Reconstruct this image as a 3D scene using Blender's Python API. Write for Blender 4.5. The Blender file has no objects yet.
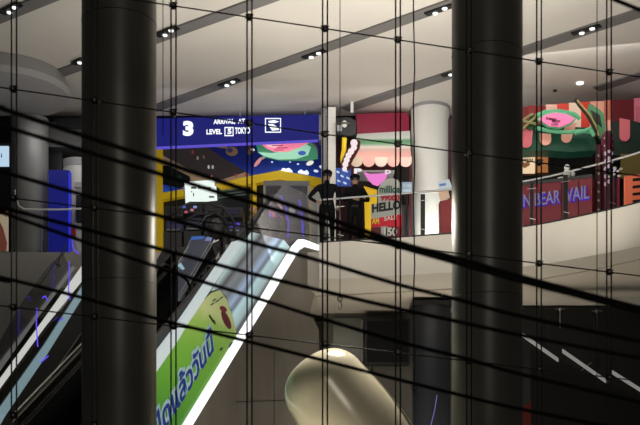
import bpy, bmesh, math, random
from mathutils import Vector, Matrix
random.seed(7)
sc = bpy.context.scene
COL = sc.collection
# ------------------------------------------------------------------ camera, world, big unseen fill lights, exposure
EYE = 1.6            # camera height above the street, the camera looks level along +Y
F = 1000.0           # focal length in pixels
HY = 480.0           # row of the horizon
cam = bpy.data.objects.new('camera', bpy.data.cameras.new('camera'))
COL.objects.link(cam)
cam.location = (0, 0, EYE); cam.rotation_euler = (math.pi/2, 0, 0)
cam.data.sensor_width = 36; cam.data.lens = F*36/640
cam.data.shift_y = (HY-212.5)/640
cam.data.dof.use_dof = True; cam.data.dof.focus_distance = 21; cam.data.dof.aperture_fstop = 2.8
cam.data.clip_end = 200
sc.camera = cam
sc.view_settings.view_transform = 'Standard'; sc.view_settings.look = 'None'
sc.view_settings.exposure = 0; sc.view_settings.gamma = 1; sc.view_settings.use_curve_mapping = False
w = bpy.data.worlds.new('night'); sc.world = w; w.use_nodes = True
w.node_tree.nodes['Background'].inputs[0].default_value = (0.55, 0.6, 0.7, 1)
w.node_tree.nodes['Background'].inputs[1].default_value = 0.03

def area(name, loc, target, sx, sy, power, color=(1, .93, .84)):
    l = bpy.data.lights.new(name, 'AREA'); l.shape = 'RECTANGLE'; l.size = sx; l.size_y = sy
    l.energy = power; l.color = color
    o = bpy.data.objects.new(name, l); COL.objects.link(o); o.location = loc
    o.rotation_euler = (Vector(target)-Vector(loc)).to_track_quat('-Z', 'Y').to_euler()
    return o
def spot(name, loc, target, power, angle=60, blend=.8, color=(1, .95, .9), size=.08):
    l = bpy.data.lights.new(name, 'SPOT'); l.energy = power; l.spot_size = math.radians(angle); l.spot_blend = blend
    l.color = color; l.shadow_soft_size = size
    o = bpy.data.objects.new(name, l); COL.objects.link(o); o.location = loc
    o.rotation_euler = (Vector(target)-Vector(loc)).to_track_quat('-Z', 'Y').to_euler()
    return o

area('ceiling_fill', (1.0, 19.3, 7.0), (1.4, 21.5, 11.4), 9, 3.4, 430, (1, .92, .83))  # unseen fill floating in the void, added to brighten the ceiling
area('ceiling_fill_left', (-6, 20.5, 7.4), (-6.5, 22, 11.4), 4, 2, 22, (1, .93, .86))  # added fill without a fitting for the left ceiling
area('fascia_fill', (3.8, 18.6, .6), (3.6, 24.4, 6.3), 5, 1.2, 45, (1, .88, .72))  # out-of-view fill added to light the balcony fascia
area('soffit_fill', (3.6, 24.6, .4), (3.6, 24.4, 6.3), 9, 2, 420, (1, .89, .74))  # unseen fill added below to brighten the soffit
area('balloon_under_fill', (-.3, 13.6, .7), (.5, 14.6, 3.0), .8, .8, 32, (1, .88, .68))  # added fill from below for the balloon's underside, no real lamp
area('balloon_top_fill', (.6, 15.2, 5.6), (.2, 14.5, 3.0), 1.0, 1.0, 130, (1, .9, .74))  # added fill above the balloon for a bright top rim
area('lower_level_fill', (-1.0, 19.0, .5), (.2, 24, 4.4), 2, 1, 35, (1, .92, .8))  # invented unseen fill aimed up below the balcony
area('front_fill', (1.5, -4, 9), (0, 12, 4.5), 3, 3, 270, (1, .88, .74))  # unseen fill added behind the camera for the dark column fronts
area('shop_fill_right', (5.6, 22.6, 11.2), (6.3, 25.2, 8.4), 4, .6, 40, (1, .93, .88))  # unseen area fill added over the right kiosk
area('shop_fill_middle', (1.2, 24.4, 11.0), (1.5, 26.4, 8.6), 1.6, .4, 15, (1, .95, .93))  # added area fill for the booth, its back to the camera
area('column_base_fill', (2.95, 24.6, 7.3), (2.9, 26.3, 7.9), .4, .2, 60, (1, .96, .92))  # unseen fill put in for the white column's bright foot
area('shop_fill_far_left', (-6.4, 24.6, 10.3), (-6.6, 26.6, 8), 1.6, .4, 14, (1, .96, .95))  # unseen fill added for the far left columns
area('shop_fill_left', (-2.6, 24.6, 11.1), (-2.6, 27, 8), 4, .5, 20, (1, .96, .95))  # added fill over the arcade front, no visible fitting

# ------------------------------------------------------------------ helpers
def P(px, py, Y):
    """world point at distance Y seen at picture point px, py"""
    return Vector(((px-320)*Y/F, Y, EYE+(HY-py)*Y/F))
def Q(px, py, plane):
    """world point on a vertical plane (x0, y0, dx, dy)"""
    x0, y0, dx, dy = plane
    a = (px-320)/F
    t = (x0-a*y0)/(a*dy-dx)
    return P(px, py, y0+t*dy)
def ZD(z): return z+EYE
DECK = ZD(5.57); CEIL = ZD(9.8); SLABZ = ZD(4.7)

class MB:
    def __init__(s): s.v = []; s.f = []; s.m = []; s.mi = 0
    def add(s, vs, fs):
        n = len(s.v); s.v += [tuple(v) for v in vs]
        for f in fs: s.f.append(tuple(i+n for i in f)); s.m.append(s.mi)
        return s
    def box(s, c, d, rz=0):
        cx, cy, cz = c; a, b, h = d[0]/2, d[1]/2, d[2]/2
        co, si = math.cos(rz), math.sin(rz)
        vs = [(cx+x*co-y*si, cy+x*si+y*co, cz+z) for z in (-h, h) for x, y in ((-a, -b), (a, -b), (a, b), (-a, b))]
        return s.add(vs, [(3, 2, 1, 0), (4, 5, 6, 7), (0, 1, 5, 4), (1, 2, 6, 5), (2, 3, 7, 6), (3, 0, 4, 7)])
    def prism(s, pts, ext):
        pts = [Vector(p) for p in pts]; ext = Vector(ext); n = len(pts)
        vs = pts+[p+ext for p in pts]
        fs = [tuple(range(n)), tuple(range(2*n-1, n-1, -1))]
        fs += [(i, (i+1) % n, (i+1) % n+n, i+n)[::-1] for i in range(n)]
        return s.add(vs, fs)
    def tube(s, pts, r, k=10, cap=True):
        pts = [Vector(p) for p in pts]; n = len(pts); vs = []; fs = []
        rr = r if isinstance(r, (list, tuple)) else [r]*n
        prev = None
        for i, p in enumerate(pts):
            t = (pts[min(i+1, n-1)]-pts[max(i-1, 0)]).normalized()
            if prev is None:
                a = t.orthogonal().normalized()
            else:
                a = (prev-t*prev.dot(t)); a = a.normalized() if a.length > 1e-6 else t.orthogonal().normalized()
            prev = a; b = t.cross(a)
            for j in range(k):
                th = 2*math.pi*j/k
                vs.append(p+(a*math.cos(th)+b*math.sin(th))*rr[i])
        for i in range(n-1):
            for j in range(k):
                fs.append((i*k+j, i*k+(j+1) % k, (i+1)*k+(j+1) % k, (i+1)*k+j))
        if cap: fs += [tuple(range(k))[::-1], tuple((n-1)*k+j for j in range(k))]
        return s.add(vs, fs)
    def lathe(s, c, prof, k=32):
        cx, cy, cz = c; vs = []; fs = []; n = len(prof)
        for r, z in prof:
            for j in range(k):
                th = 2*math.pi*j/k; vs.append((cx+r*math.cos(th), cy+r*math.sin(th), cz+z))
        for i in range(n-1):
            for j in range(k):
                fs.append((i*k+j, i*k+(j+1) % k, (i+1)*k+(j+1) % k, (i+1)*k+j))
        fs += [tuple(range(k))[::-1], tuple((n-1)*k+j for j in range(k))]
        return s.add(vs, fs)
    def ball(s, c, rx, ry=None, rz=None, k=16, m=10, M=None):
        ry = ry or rx; rz = rz or rx; vs = []; fs = []; c = Vector(c)
        for i in range(m+1):
            ph = math.pi*i/m
            for j in range(k):
                th = 2*math.pi*j/k
                v = Vector((rx*math.sin(ph)*math.cos(th), ry*math.sin(ph)*math.sin(th), rz*math.cos(ph)))
                if M: v = M @ v
                vs.append(c+v)
        for i in range(m):
            for j in range(k):
                fs.append((i*k+j, (i+1)*k+j, (i+1)*k+(j+1) % k, i*k+(j+1) % k))
        return s.add(vs, fs)

def obj(name, mb, mat, parent=None, smooth=False, label=None):
    me = bpy.data.meshes.new(name)
    me.from_pydata(mb.v, [], mb.f)
    mats = mat if isinstance(mat, (list, tuple)) else [mat]
    for m in mats: me.materials.append(m)
    me.polygons.foreach_set('material_index', mb.m)
    bm = bmesh.new(); bm.from_mesh(me)
    bmesh.ops.remove_doubles(bm, verts=bm.verts, dist=1e-6)
    bmesh.ops.recalc_face_normals(bm, faces=bm.faces); bm.to_mesh(me); bm.free()
    if smooth:
        me.polygons.foreach_set('use_smooth', [True]*len(me.polygons))
        me.set_sharp_from_angle(angle=math.radians(40))
    o = bpy.data.objects.new(name, me); COL.objects.link(o)
    if parent: setparent(o, parent)
    if label: o['label'] = label
    return o
def setparent(o, p):
    o.parent = p
    m = Matrix.Identity(4); q = p
    T = Matrix.Translation(p['_loc']) if '_loc' in p else Matrix.Identity(4)
    o.matrix_parent_inverse = T.inverted()
def tag(o, label, cat, group=None):
    o['label'] = label; o['category'] = cat
    if group: o['group'] = group
    return o
def thing(name, label, cat, loc, group=None):
    o = bpy.data.objects.new(name, None); COL.objects.link(o); o.location = loc
    o.empty_display_size = .1; o['_loc'] = tuple(loc)
    return tag(o, label, cat, group)
def struct(name, mb, mat, smooth=False):
    o = obj(name, mb, mat, None, smooth); o['kind'] = 'structure'; return o

# ------------------------------------------------------------------ materials
def mat(name, col, rough=.6, metal=0, noise=0, scale=3, emit=None, es=1, spec=.4, bump=0):
    m = bpy.data.materials.new(name); m.use_nodes = True; nt = m.node_tree; b = nt.nodes['Principled BSDF']
    b.inputs['Base Color'].default_value = (*col, 1); b.inputs['Roughness'].default_value = rough
    b.inputs['Metallic'].default_value = metal; b.inputs['Specular IOR Level'].default_value = spec
    if noise or bump:
        tc = nt.nodes.new('ShaderNodeTexCoord')
        n = nt.nodes.new('ShaderNodeTexNoise'); n.inputs['Scale'].default_value = scale; n.inputs['Detail'].default_value = 4
        nt.links.new(tc.outputs['Object'], n.inputs['Vector'])
    if noise:
        r = nt.nodes.new('ShaderNodeMapRange'); r.inputs[1].default_value = .3; r.inputs[2].default_value = .7
        r.inputs[3].default_value = 1-noise; r.inputs[4].default_value = 1+noise
        v = nt.nodes.new('ShaderNodeVectorMath'); v.operation = 'SCALE'; v.inputs[0].default_value = col
        nt.links.new(n.outputs[0], r.inputs[0]); nt.links.new(r.outputs[0], v.inputs['Scale'])
        nt.links.new(v.outputs[0], b.inputs['Base Color'])
    if bump:
        bp = nt.nodes.new('ShaderNodeBump'); bp.inputs['Strength'].default_value = bump
        nt.links.new(n.outputs[0], bp.inputs['Height']); nt.links.new(bp.outputs[0], b.inputs['Normal'])
    if emit:
        b.inputs['Emission Color'].default_value = (*emit, 1); b.inputs['Emission Strength'].default_value = es
    return m
def clear_glass(name, col=(.96, .97, .96)):
    m = bpy.data.materials.new(name); m.use_nodes = True; nt = m.node_tree
    nt.nodes.remove(nt.nodes['Principled BSDF'])
    t = nt.nodes.new('ShaderNodeBsdfTransparent'); t.inputs[0].default_value = (*col, 1)
    nt.links.new(t.outputs[0], nt.nodes['Material Output'].inputs[0]); return m
def ramp_mat(name, axis, stops, scale=1.0, offset=0.0, emit=0, rough=.5, distort=0, vec=None, const=False):
    """colour bands along a world axis / direction (object coordinates are world coordinates here)"""
    m = bpy.data.materials.new(name); m.use_nodes = True; nt = m.node_tree; b = nt.nodes['Principled BSDF']
    b.inputs['Roughness'].default_value = rough
    g = nt.nodes.new('ShaderNodeTexCoord'); d = nt.nodes.new('ShaderNodeVectorMath'); d.operation = 'DOT_PRODUCT'
    d.inputs[1].default_value = vec or {'x': (1, 0, 0), 'y': (0, 1, 0), 'z': (0, 0, 1)}[axis]
    nt.links.new(g.outputs['Object'], d.inputs[0])
    ma = nt.nodes.new('ShaderNodeMath'); ma.operation = 'MULTIPLY_ADD'; ma.inputs[1].default_value = scale; ma.inputs[2].default_value = offset
    nt.links.new(d.outputs['Value'], ma.inputs[0]); src = ma.outputs[0]
    if distort:
        n = nt.nodes.new('ShaderNodeTexNoise'); n.inputs['Scale'].default_value = 2.5; nt.links.new(g.outputs['Object'], n.inputs['Vector'])
        a2 = nt.nodes.new('ShaderNodeMath'); a2.operation = 'MULTIPLY_ADD'; a2.inputs[1].default_value = distort
        nt.links.new(n.outputs[0], a2.inputs[0]); nt.links.new(src, a2.inputs[2]); src = a2.outputs[0]
    cr = nt.nodes.new('ShaderNodeValToRGB'); nt.links.new(src, cr.inputs[0])
    if const: cr.color_ramp.interpolation = 'CONSTANT'
    e = cr.color_ramp.elements
    while len(e) > 1: e.remove(e[0])
    e[0].position = stops[0][0]; e[0].color = (*stops[0][1], 1)
    for p, c in stops[1:]:
        x = e.new(p); x.color = (*c, 1)
    nt.links.new(cr.outputs[0], b.inputs['Base Color'])
    if emit:
        nt.links.new(cr.outputs[0], b.inputs['Emission Color']); b.inputs['Emission Strength'].default_value = emit
    return m
def s2l(r, g, b):
    f = lambda c: (c/255/12.92 if c/255 <= .04045 else ((c/255+.055)/1.055)**2.4)
    return (f(r), f(g), f(b))
def glow(name, rgb, s=1.0):
    return mat(name, (.02, .02, .02), .9, emit=rgb, es=s, spec=0)

M_ceil = mat('ceiling_paint', (.62, .59, .55), .8, noise=.05, scale=.5)
M_slot = mat('ceiling_slot_grey', (.16, .155, .155), .7)
M_drum = mat('bulkhead_grey', (.33, .325, .33), .8)
M_fascia = mat('beige_fascia', (.46, .43, .385), .55, noise=.05, scale=.8)
M_darkclad = mat('grey_cladding', (.16, .145, .13), .35, noise=.12, scale=1.2)
M_leftclad = mat('slab_grey', (.33, .32, .31), .6, noise=.05)
M_column = mat('dark_column_paint', (.085, .08, .07), .38, metal=.0, noise=.1, scale=1.5, spec=.6)
M_steel = mat('dark_steel', (.008, .008, .009), .5, metal=.3)
M_clamp = mat('clamp_steel', (.03, .028, .025), .3, metal=.9)
M_wire = mat('black_wire', (.004, .004, .004), .8, spec=.1)
M_black = mat('black', (.006, .006, .007), .5)
M_blackgloss = mat('black_gloss', (.008, .008, .009), .12)
M_rubber = mat('rubber', (.012, .012, .013), .5)
M_metal = mat('brushed_metal', (.35, .35, .36), .35, metal=.9)
M_white = mat('white_paint', (.75, .75, .74), .5)
M_grey = mat('grey_paint', (.28, .28, .29), .5)
M_glass = clear_glass('clear_glass')
M_floor = mat('floor_tile', (.25, .24, .23), .4, noise=.1)
M_yellow = mat('yellow_paint', s2l(225, 190, 40), .5, emit=s2l(205, 165, 20), es=.25)
M_navy = glow('blue_sign', s2l(14, 18, 112), 1.0)
M_letter = glow('white_letters', (.92, .94, 1), 1.3)
M_led = glow('white_led', (1, 1, 1), 1.6)
M_purple = glow('purple_led', (.10, .06, .75), 1.4)
M_green = mat('green', s2l(50, 130, 85), .5)
M_cyan = glow('pale_led', s2l(165, 205, 215), .75)
CL = lambda r, g, b, n='c': mat('%s_%d_%d_%d' % (n, r, g, b), s2l(r, g, b), .5)

# ------------------------------------------------------------------ the setting
mb = MB(); mb.box((0, 17, -.1), (40, 40, .2)); struct('floor', mb, M_floor)
# upper floor slab with the curved balcony edge
edge = [(-.02, 23.5), (1.4, 23.12), (2.72, 22.72), (3.6, 22.45), (4.42, 22.08), (5.0, 21.65), (5.6, 21.05), (6.1, 20.5), (6.45, 20.05), (7.2, 18.9), (7.9, 17.5), (8.4, 16), (8.6, 14)]
def smooth_poly(pts, n=6):
    out = []
    for i in range(len(pts)-1):
        p0 = Vector(pts[max(i-1, 0)]); p1 = Vector(pts[i]); p2 = Vector(pts[i+1]); p3 = Vector(pts[min(i+2, len(pts)-1)])
        for k in range(n):
            t = k/n
            out.append(.5*((2*p1)+(p2-p0)*t+(2*p0-5*p1+4*p2-p3)*t*t+(3*p1-3*p2+p3-p0)*t**3))
    out.append(Vector(pts[-1])); return out
EDGE = smooth_poly(edge, 4)
mb = MB()
poly = [(-12, 30), (-12, 24.45), (-.02, 24.45)]+[(p.x, p.y) for p in EDGE]+[(14, 14), (14, 30)]
mb.prism([(x, y, SLABZ) for x, y in poly], (0, 0, DECK-SLABZ))
struct('floor_upper', mb, M_fascia)
# dropped bulkhead under the slab towards the lower shops
mb = MB()
inner = [(p.x*.985-.1, p.y+2.0) for p in EDGE]
back = [(p.x*.985-.1, p.y+5) for p in EDGE]
mb.prism([(x, y, ZD(4.67)) for x, y in inner+back[::-1]], (0, 0, .035))
struct('trim_1', mb, mat('soffit_band', (.44, .40, .35), .6))
# dark metal trim on the balcony edge
mb = MB()
for a, b in zip(EDGE[:-1], EDGE[1:]):
    n = Vector((-(b-a).y, (b-a).x)).normalized()*.04
    mb.prism([(a.x, a.y, DECK), (b.x, b.y, DECK), (b.x+n.x, b.y+n.y, DECK), (a.x+n.x, a.y+n.y, DECK)], (0, 0, .035))
struct('trim_2', mb, M_black)
# ceiling
mb = MB(); mb.box((0, 18.42, CEIL+.1), (40, 17.0, .2)); struct('ceiling', mb, M_ceil)
# back and lower walls
mb = MB(); mb.box((0, 29.7, ZD(8.2)), (40, .2, 7.3)); struct('wall_back', mb, mat('dark_wall', (.02, .02, .022), .6))
mb = MB(); mb.box((-6, 29.1, ZD(1.5)), (18, .2, 6.2)); mb.box((2.4, 28.1, ZD(1.5)), (4.6, .2, 6.35)); struct('wall_lower', mb, mat('olive_grey_wall', (.08, .075, .065), .6, noise=.1))
mb = MB(); mb.box((9.3, 27.0, ZD(1.5)), (9.2, .2, 6.3)); struct('wall_right', mb, mat('dark_shop_wall', (.010, .010, .011), .35, noise=.3, scale=.6))
# taller grey slab face on the left
mb = MB()
mb.prism([P(-90, 252.5, 24.4), P(62, 252.5, 24.4), P(44, 285, 24.4), P(28, 320, 24.4), P(10, 352, 24.4), P(-90, 352, 24.4)], (0, .05, 0))
struct('wall_left', mb, M_leftclad)

# ceiling slots
def slot(l, r, hw, n):
    """l, r picture points of the centre line at both ends, on the ceiling plane"""
    def C(px, py):
        Y = 9.8*F/(HY-py); return Vector(((px-320)*Y/F, Y))
    a, b = C(*l), C(*r); d = (b-a).normalized(); nn = Vector((-d.y, d.x))*hw
    m = MB(); m.prism([(a.x-nn.x, a.y-nn.y, CEIL-.04), (b.x-nn.x, b.y-nn.y, CEIL-.04), (b.x+nn.x, b.y+nn.y, CEIL-.04), (a.x+nn.x, a.y+nn.y, CEIL-.04)], (0, 0, .05))
    o = struct('trim_%d' % n, m, M_slot); return a, b
slot((-60, 41), (70, -12), .17, 3)
slot((36, 81), (300, -14), .17, 4)
slot((148, 110), (500, -15), .17, 5)
slot((345, 108.5), (700, -8), .19, 6)
slot((596, 88), (720, 50), .18, 7)
# recessed lamps in the slots
def lamp(px, py, label, n=2):
    Y = 9.76*F/(HY-py); c = Vector(((px-320)*Y/F, Y, CEIL-.04))
    t = thing('ceiling_spotlight', label, 'ceiling light', c, 'spotlights in the ceiling slots')
    m = MB(); m.box((c.x, c.y, c.z-.02), (.2+.22*n, .15, .03), -.68); obj('housing', m, M_black, t)
    for k in range(n):
        s = (k-.5*(n-1))*.27
        x, y = c.x+s*.62+.02, c.y-s*.8
        m = MB(); m.lathe((x, y, c.z-.06), [(.05, 0), (.06, .02)], 14); obj('lamp', m, M_led, t)
    s = spot('lamp_beam', (c.x, c.y, c.z-.12), (c.x, c.y, 0), 25, 70); s.parent = t; s.matrix_parent_inverse = Matrix.Translation(c).inverted()
lamp(11, 8, 'twin ceiling spotlight at the top left corner beside the leftmost cable pair')
lamp(79, 61, 'ceiling spotlight just left of the left dark column', 1)
lamp(167, 31, 'twin ceiling spotlight just right of the left dark column')
lamp(229, 82, 'twin ceiling spotlight in the slot above the blue sign')
lamp(314, 53.5, 'twin ceiling spotlight in the middle of the long slot')
lamp(439, 9, 'twin ceiling spotlight just left of the middle dark column near the top')
lamp(450, 73, 'ceiling spotlight half behind the middle dark column', 1)
lamp(586, 29, 'twin ceiling spotlight in the right ceiling slot')
def dl(px, py, label, r=.09, on=True):
    Y = 9.79*F/(HY-py); c = ((px-320)*Y/F, Y, CEIL-.03)
    m = MB(); m.lathe(c, [(r, 0), (r, .03)], 16)
    tag(obj('round_downlight', m, M_led if on else M_black), label, 'ceiling light')
dl(427, 105.5, 'small round downlight in the ceiling above the white column')
dl(580, 83, 'small round lit downlight in the ceiling at the right', .09)
dl(555, 90.5, 'small round dark ceiling fitting at the right', .05, False)
# round bulkhead at the left
mb = MB(); c = P(0, 98, 23.6)
mb.lathe((c.x, 24.2, CEIL-.55), [(1.15, 0), (1.45, .06), (1.5, .2), (1.35, .54)], 48)
o = obj('round_bulkhead', mb, M_drum, smooth=True); tag(o, 'grey round dropped ceiling bulkhead at the far left', 'bulkhead')

# ------------------------------------------------------------------ street side columns
def column(name, x0, x1, Y, label):
    r = (x1-x0)/2*Y/F; c = P((x0+x1)/2, 0, Y)
    t = thing(name, label, 'column', (c.x, Y, 0))
    m = MB(); m.lathe((c.x, Y, 0), [(r, 0), (r, 14)], 64); obj('shaft', m, M_column, t, True)
    m = MB(); m.lathe((c.x, Y, 0), [(r+.06, 0), (r+.06, .15), (r+.003, .18)], 64); obj('base_ring', m, M_metal, t, True)
    for k in range(2):
        z = 4.0+k*3.2
        m = MB(); m.tube([(c.x+(r+.001)*math.cos(a), Y+(r+.001)*math.sin(a), z) for a in [i*math.pi/24 for i in range(49)]], .004, 5); obj('joint', m, M_black, t)
column('round_column', 82.5, 156, 12.3, 'thick dark round column at the left, in front of the escalators')
column('round_column', 452, 522, 13.2, 'thick dark round column right of the middle')

# ------------------------------------------------------------------ cable net facade
cab_x = [14, 95, 173.5, 249.5, 325, 398, 469, 539, 609]
def facY(px): return 10.4+(px-12)/595.0*.85*1.05 if True else 0
FP = (P(12, 0, 10.4).x, 10.4, P(607, 0, 11.25).x-P(12, 0, 10.4).x, .85)
rows = [  # picture heights of each horizontal rod at px 12, 323, 640
    (-18.5, 28.3, 77), (89, 134, 176), (198, 236.5, 276), (307, 344, 381), (415, 451, 487)]
def rowy(r, px):
    a, b, c = r
    return a+(b-a)*(px-12)/311 if px <= 323 else b+(c-b)*(px-323)/317
names = ['first', 'second', 'third', 'fourth', 'fifth', 'sixth', 'seventh', 'eighth', 'ninth']
for i, px in enumerate(cab_x):
    base = Q(px, 0, FP); base.z = 0
    t = thing('cable_pair', 'vertical pair of thin dark facade cables, %s pair from the left' % names[i], 'cable', base, 'vertical facade cable pairs')
    for s in (-1, 1):
        m = MB(); dx = s*.026
        m.tube([(base.x+dx, base.y+s*.002, 0), (base.x+dx, base.y+s*.002, 14)], .0085, 8)
        obj('cable', m, M_steel, t, True)
    for r in rows:
        p = Q(px, rowy(r, px), FP)
        m = MB()
        m.lathe((0, 0, 0), [(.0, -.026), (.026, -.024), (.038, -.010), (.038, .010), (.026, .024), (0, .026)], 20)
        m.v = [(p.x+x, p.y+z, p.z+y) for x, y, z in m.v]
        for sx, sz in ((-1, -1), (1, -1), (1, 1), (-1, 1)):
            m.tube([(p.x, p.y-.02, p.z), (p.x+sx*.046, p.y-.02, p.z+sz*.022)], .006, 6)
        cl = obj('clamp', m, M_clamp, t, True)
        m = MB(); m.ball((p.x, p.y-.034, p.z), .014, k=10, m=6); obj('bolt', m, M_metal, cl, True)
for j, r in enumerate(rows[:4]):
    m = MB()
    m.tube([Q(px, rowy(r, px), FP) for px in [-40]+cab_x+[690]], .0075, 8)
    o = obj('horizontal_cable', m, M_steel, smooth=True)
    tag(o, 'thin dark horizontal facade cable, %s from the top' % names[j], 'cable', 'horizontal facade cables')
m = MB()
xs = [-50]+cab_x+[690]
for a, b in zip(xs[:-1], xs[1:]):
    for r0, r1 in zip([(-130, -85, -40)]+rows[:-1], rows):
        q = [Q(a, rowy(r0, a), FP), Q(b, rowy(r0, b), FP), Q(b, rowy(r1, b), FP), Q(a, rowy(r1, a), FP)]
        cen = sum(q, Vector())/4
        q = [v+(cen-v)*.008+Vector((0, .06, 0)) for v in q]
        m.prism(q, (0, .012, 0))
struct('window_1', m, M_glass)

# near overhead wires
near = [
 ('highest of the thick blurred dark wires across the view', [(-40, 95), (0, 108), (160, 161), (310, 212), (400, 243), (460, 259), (520, 276.5), (640, 308), (690, 321)], 4.7, .0135),
 ('second highest of the thick blurred dark wires, close under the topmost', [(-40, 112), (0, 125), (160, 174), (230, 196), (310, 220), (400, 247), (460, 264), (520, 281), (640, 312), (690, 325)], 4.9, .0125),
 ('third from the top of the thick blurred dark wires', [(-40, 159), (0, 171), (80, 194), (160, 216), (250, 242), (310, 258), (400, 285), (460, 300), (520, 316), (640, 341), (690, 350)], 5.1, .0125),
 ('fourth from the top of the thick blurred dark wires', [(-40, 198), (0, 207), (160, 249), (230, 268), (310, 288), (400, 309), (460, 322), (520, 335), (640, 358), (690, 366)], 5.3, .0125),
 ('second lowest of the thick blurred dark wires', [(-40, 199), (0, 212), (160, 268), (250, 296), (310, 315), (400, 342), (460, 357), (520, 374), (640, 402), (690, 413)], 5.5, .0125),
 ('lowest of the thick blurred dark wires, crossing the white balloon', [(-40, 268), (0, 277), (80, 297), (160, 319.5), (230, 337), (310, 357), (380, 375), (460, 395), (520, 409), (600, 425), (690, 442)], 5.7, .0125)]
for lab, pts, Y, r in near:
    pts = [(-600, pts[0][1]-560*.30)]+pts+[(1200, pts[-1][1]+510*.24)]
    m = MB(); m.tube([P(x, y, Y) for x, y in [(p.x, p.y) for p in smooth_poly(pts, 4)]], r*.87, 10)
    tag(obj('overhead_wire', m, M_wire, smooth=True), lab, 'wire', 'thick dark wires in the foreground')
m = MB(); m.tube([P(600, -8, 5), P(613, -1, 5), P(640, 10, 5), P(700, 34, 5)], .01, 10)
tag(obj('overhead_wire', m, M_wire, smooth=True), 'short dark wire crossing the top right corner', 'wire')

# ------------------------------------------------------------------ balcony railing
rail = thing('balcony_railing', 'curved glass balcony railing with a thin metal handrail along the upper floor', 'railing', (2.7, 22.7, DECK))
IN = [Vector((p.x-.0, p.y+.07)) for p in EDGE]
m = MB(); m.tube([(p.x, p.y, DECK+1.03) for p in IN], .022, 10); obj('handrail', m, M_metal, rail, True)
m = MB()
for a, b in zip(IN[::2], IN[2::2]):
    d = (b-a)*.01; a2, b2 = a+d, b-d; nn = Vector((-(b-a).y, (b-a).x)).normalized()*.012
    m.prism([(a2.x, a2.y, DECK+.06), (b2.x, b2.y, DECK+.06), (b2.x, b2.y, DECK+.98), (a2.x, a2.y, DECK+.98)], (nn.x, nn.y, 0))
obj('glass_panel', m, M_glass, rail)
def post_at(px):
    best = min(IN, key=lambda p: abs(320+p.x*F/p.y-px)); return best
for px, mm, ww in ((423, M_black, .10), (532, M_black, .07), (566, M_black, .09), (340, M_metal, .02), (612, M_black, .06)):
    b = post_at(px); X = (px-320)*b.y/F
    q = MB(); q.box((X, b.y+.05, DECK+.5), (ww, .05, .96)); ps = obj('post', q, mm, rail)
    q = MB(); q.tube([(X-.1, b.y+.01, DECK+.82), (X+.1, b.y+.01, DECK+.84)], .008, 6); obj('clip', q, M_metal, ps)
    q = MB(); q.tube([(X-.05, b.y+.01, DECK+.18), (X+.08, b.y+.01, DECK+.15)], .008, 6); obj('clip', q, M_metal, ps)
# left railing
r2 = thing('landing_railing', 'thin pale metal handrail curving in front of the grey round column at the left', 'railing', P(50, 253, 24.5))
pts = [P(15, 190, 24.5), P(16.5, 200, 24.5), P(19, 206, 24.5), P(24, 209, 24.5), P(40, 209.5, 24.5), P(60, 209.5, 24.5), P(86, 208.5, 24.5)]
m = MB(); m.tube(pts, .022, 8); obj('handrail', m, mat('pale_rail', (.6, .6, .58), .4), r2, True)
for px in (42, 82):
    m = MB(); a = P(px, 209.5, 24.5); m.tube([(a.x, 24.5, DECK), (a.x, 24.5, a.z)], .012, 6); obj('post', m, M_metal, r2)
m = MB(); a = P(20, 212, 24.5); b = P(84, 252, 24.5); m.box(((a.x+b.x)/2, 24.5, (a.z+DECK+.02)/2), (b.x-a.x, .012, a.z-DECK-.02)); obj('glass_panel', m, M_glass, r2)

# ------------------------------------------------------------------ escalator with the green panel
PL1 = (-.47, 23.7, .2195, 1)
NL = Vector((-1, .2195, 0)).normalized()      # to the left of the escalator plane
def planar(name, pts, plane, th, mt, parent, off=0, label=None):
    n = Vector((-plane[3], plane[2], 0)).normalized()
    m = MB(); m.prism([Q(x, y, plane)+n*off for x, y in pts], n*th); return obj(name, m, mt, parent, label=label)
esc = thing('escalator', 'escalator with a green advertising side panel above a bright white light strip', 'escalator', Q(187, 480, PL1))
strip = [(139, 500), (179, 430), (292, 246), (298, 239.5), (303, 239.5), (320, 246), (320, 251), (304, 246.5), (298, 250), (188, 430), (148, 500)]
planar('base_light', strip, PL1, .04, M_led, esc, -.03)
planar('side_cladding', [(146, 500), (298, 250), (304, 246.6), (320, 251), (318, 283), (310, 312), (319, 330), (321, 500)], PL1, .12, M_darkclad, esc)
for a, b in (((330, 322), (300, 346)), ((274, 352), (274, 440)), ((236, 402), (321, 399)), ((214, 395), (246, 345))):
    if b[0] == 246 or a[0] == 330: continue
    c = Q(*a, PL1); d = Q(*b, PL1); m = MB(); m.tube([c-NL*.004, d-NL*.004], .008, 4); obj('seam', m, M_black, esc)
glassy = mat('pale_glow_glass', (.3, .35, .36), .3, emit=s2l(140, 165, 170), es=.35)
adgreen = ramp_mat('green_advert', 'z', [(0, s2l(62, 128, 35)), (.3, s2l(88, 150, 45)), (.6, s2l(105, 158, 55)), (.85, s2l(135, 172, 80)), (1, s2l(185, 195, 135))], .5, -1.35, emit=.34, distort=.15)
ad = planar('advert_panel', [(110, 500), (110, 434), (155, 368), (176, 340), (203, 302), (212, 293), (220, 290), (227, 300), (233, 318), (236, 330), (237, 339), (183, 424), (136, 500)], PL1, .02, adgreen, esc, .0)
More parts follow.
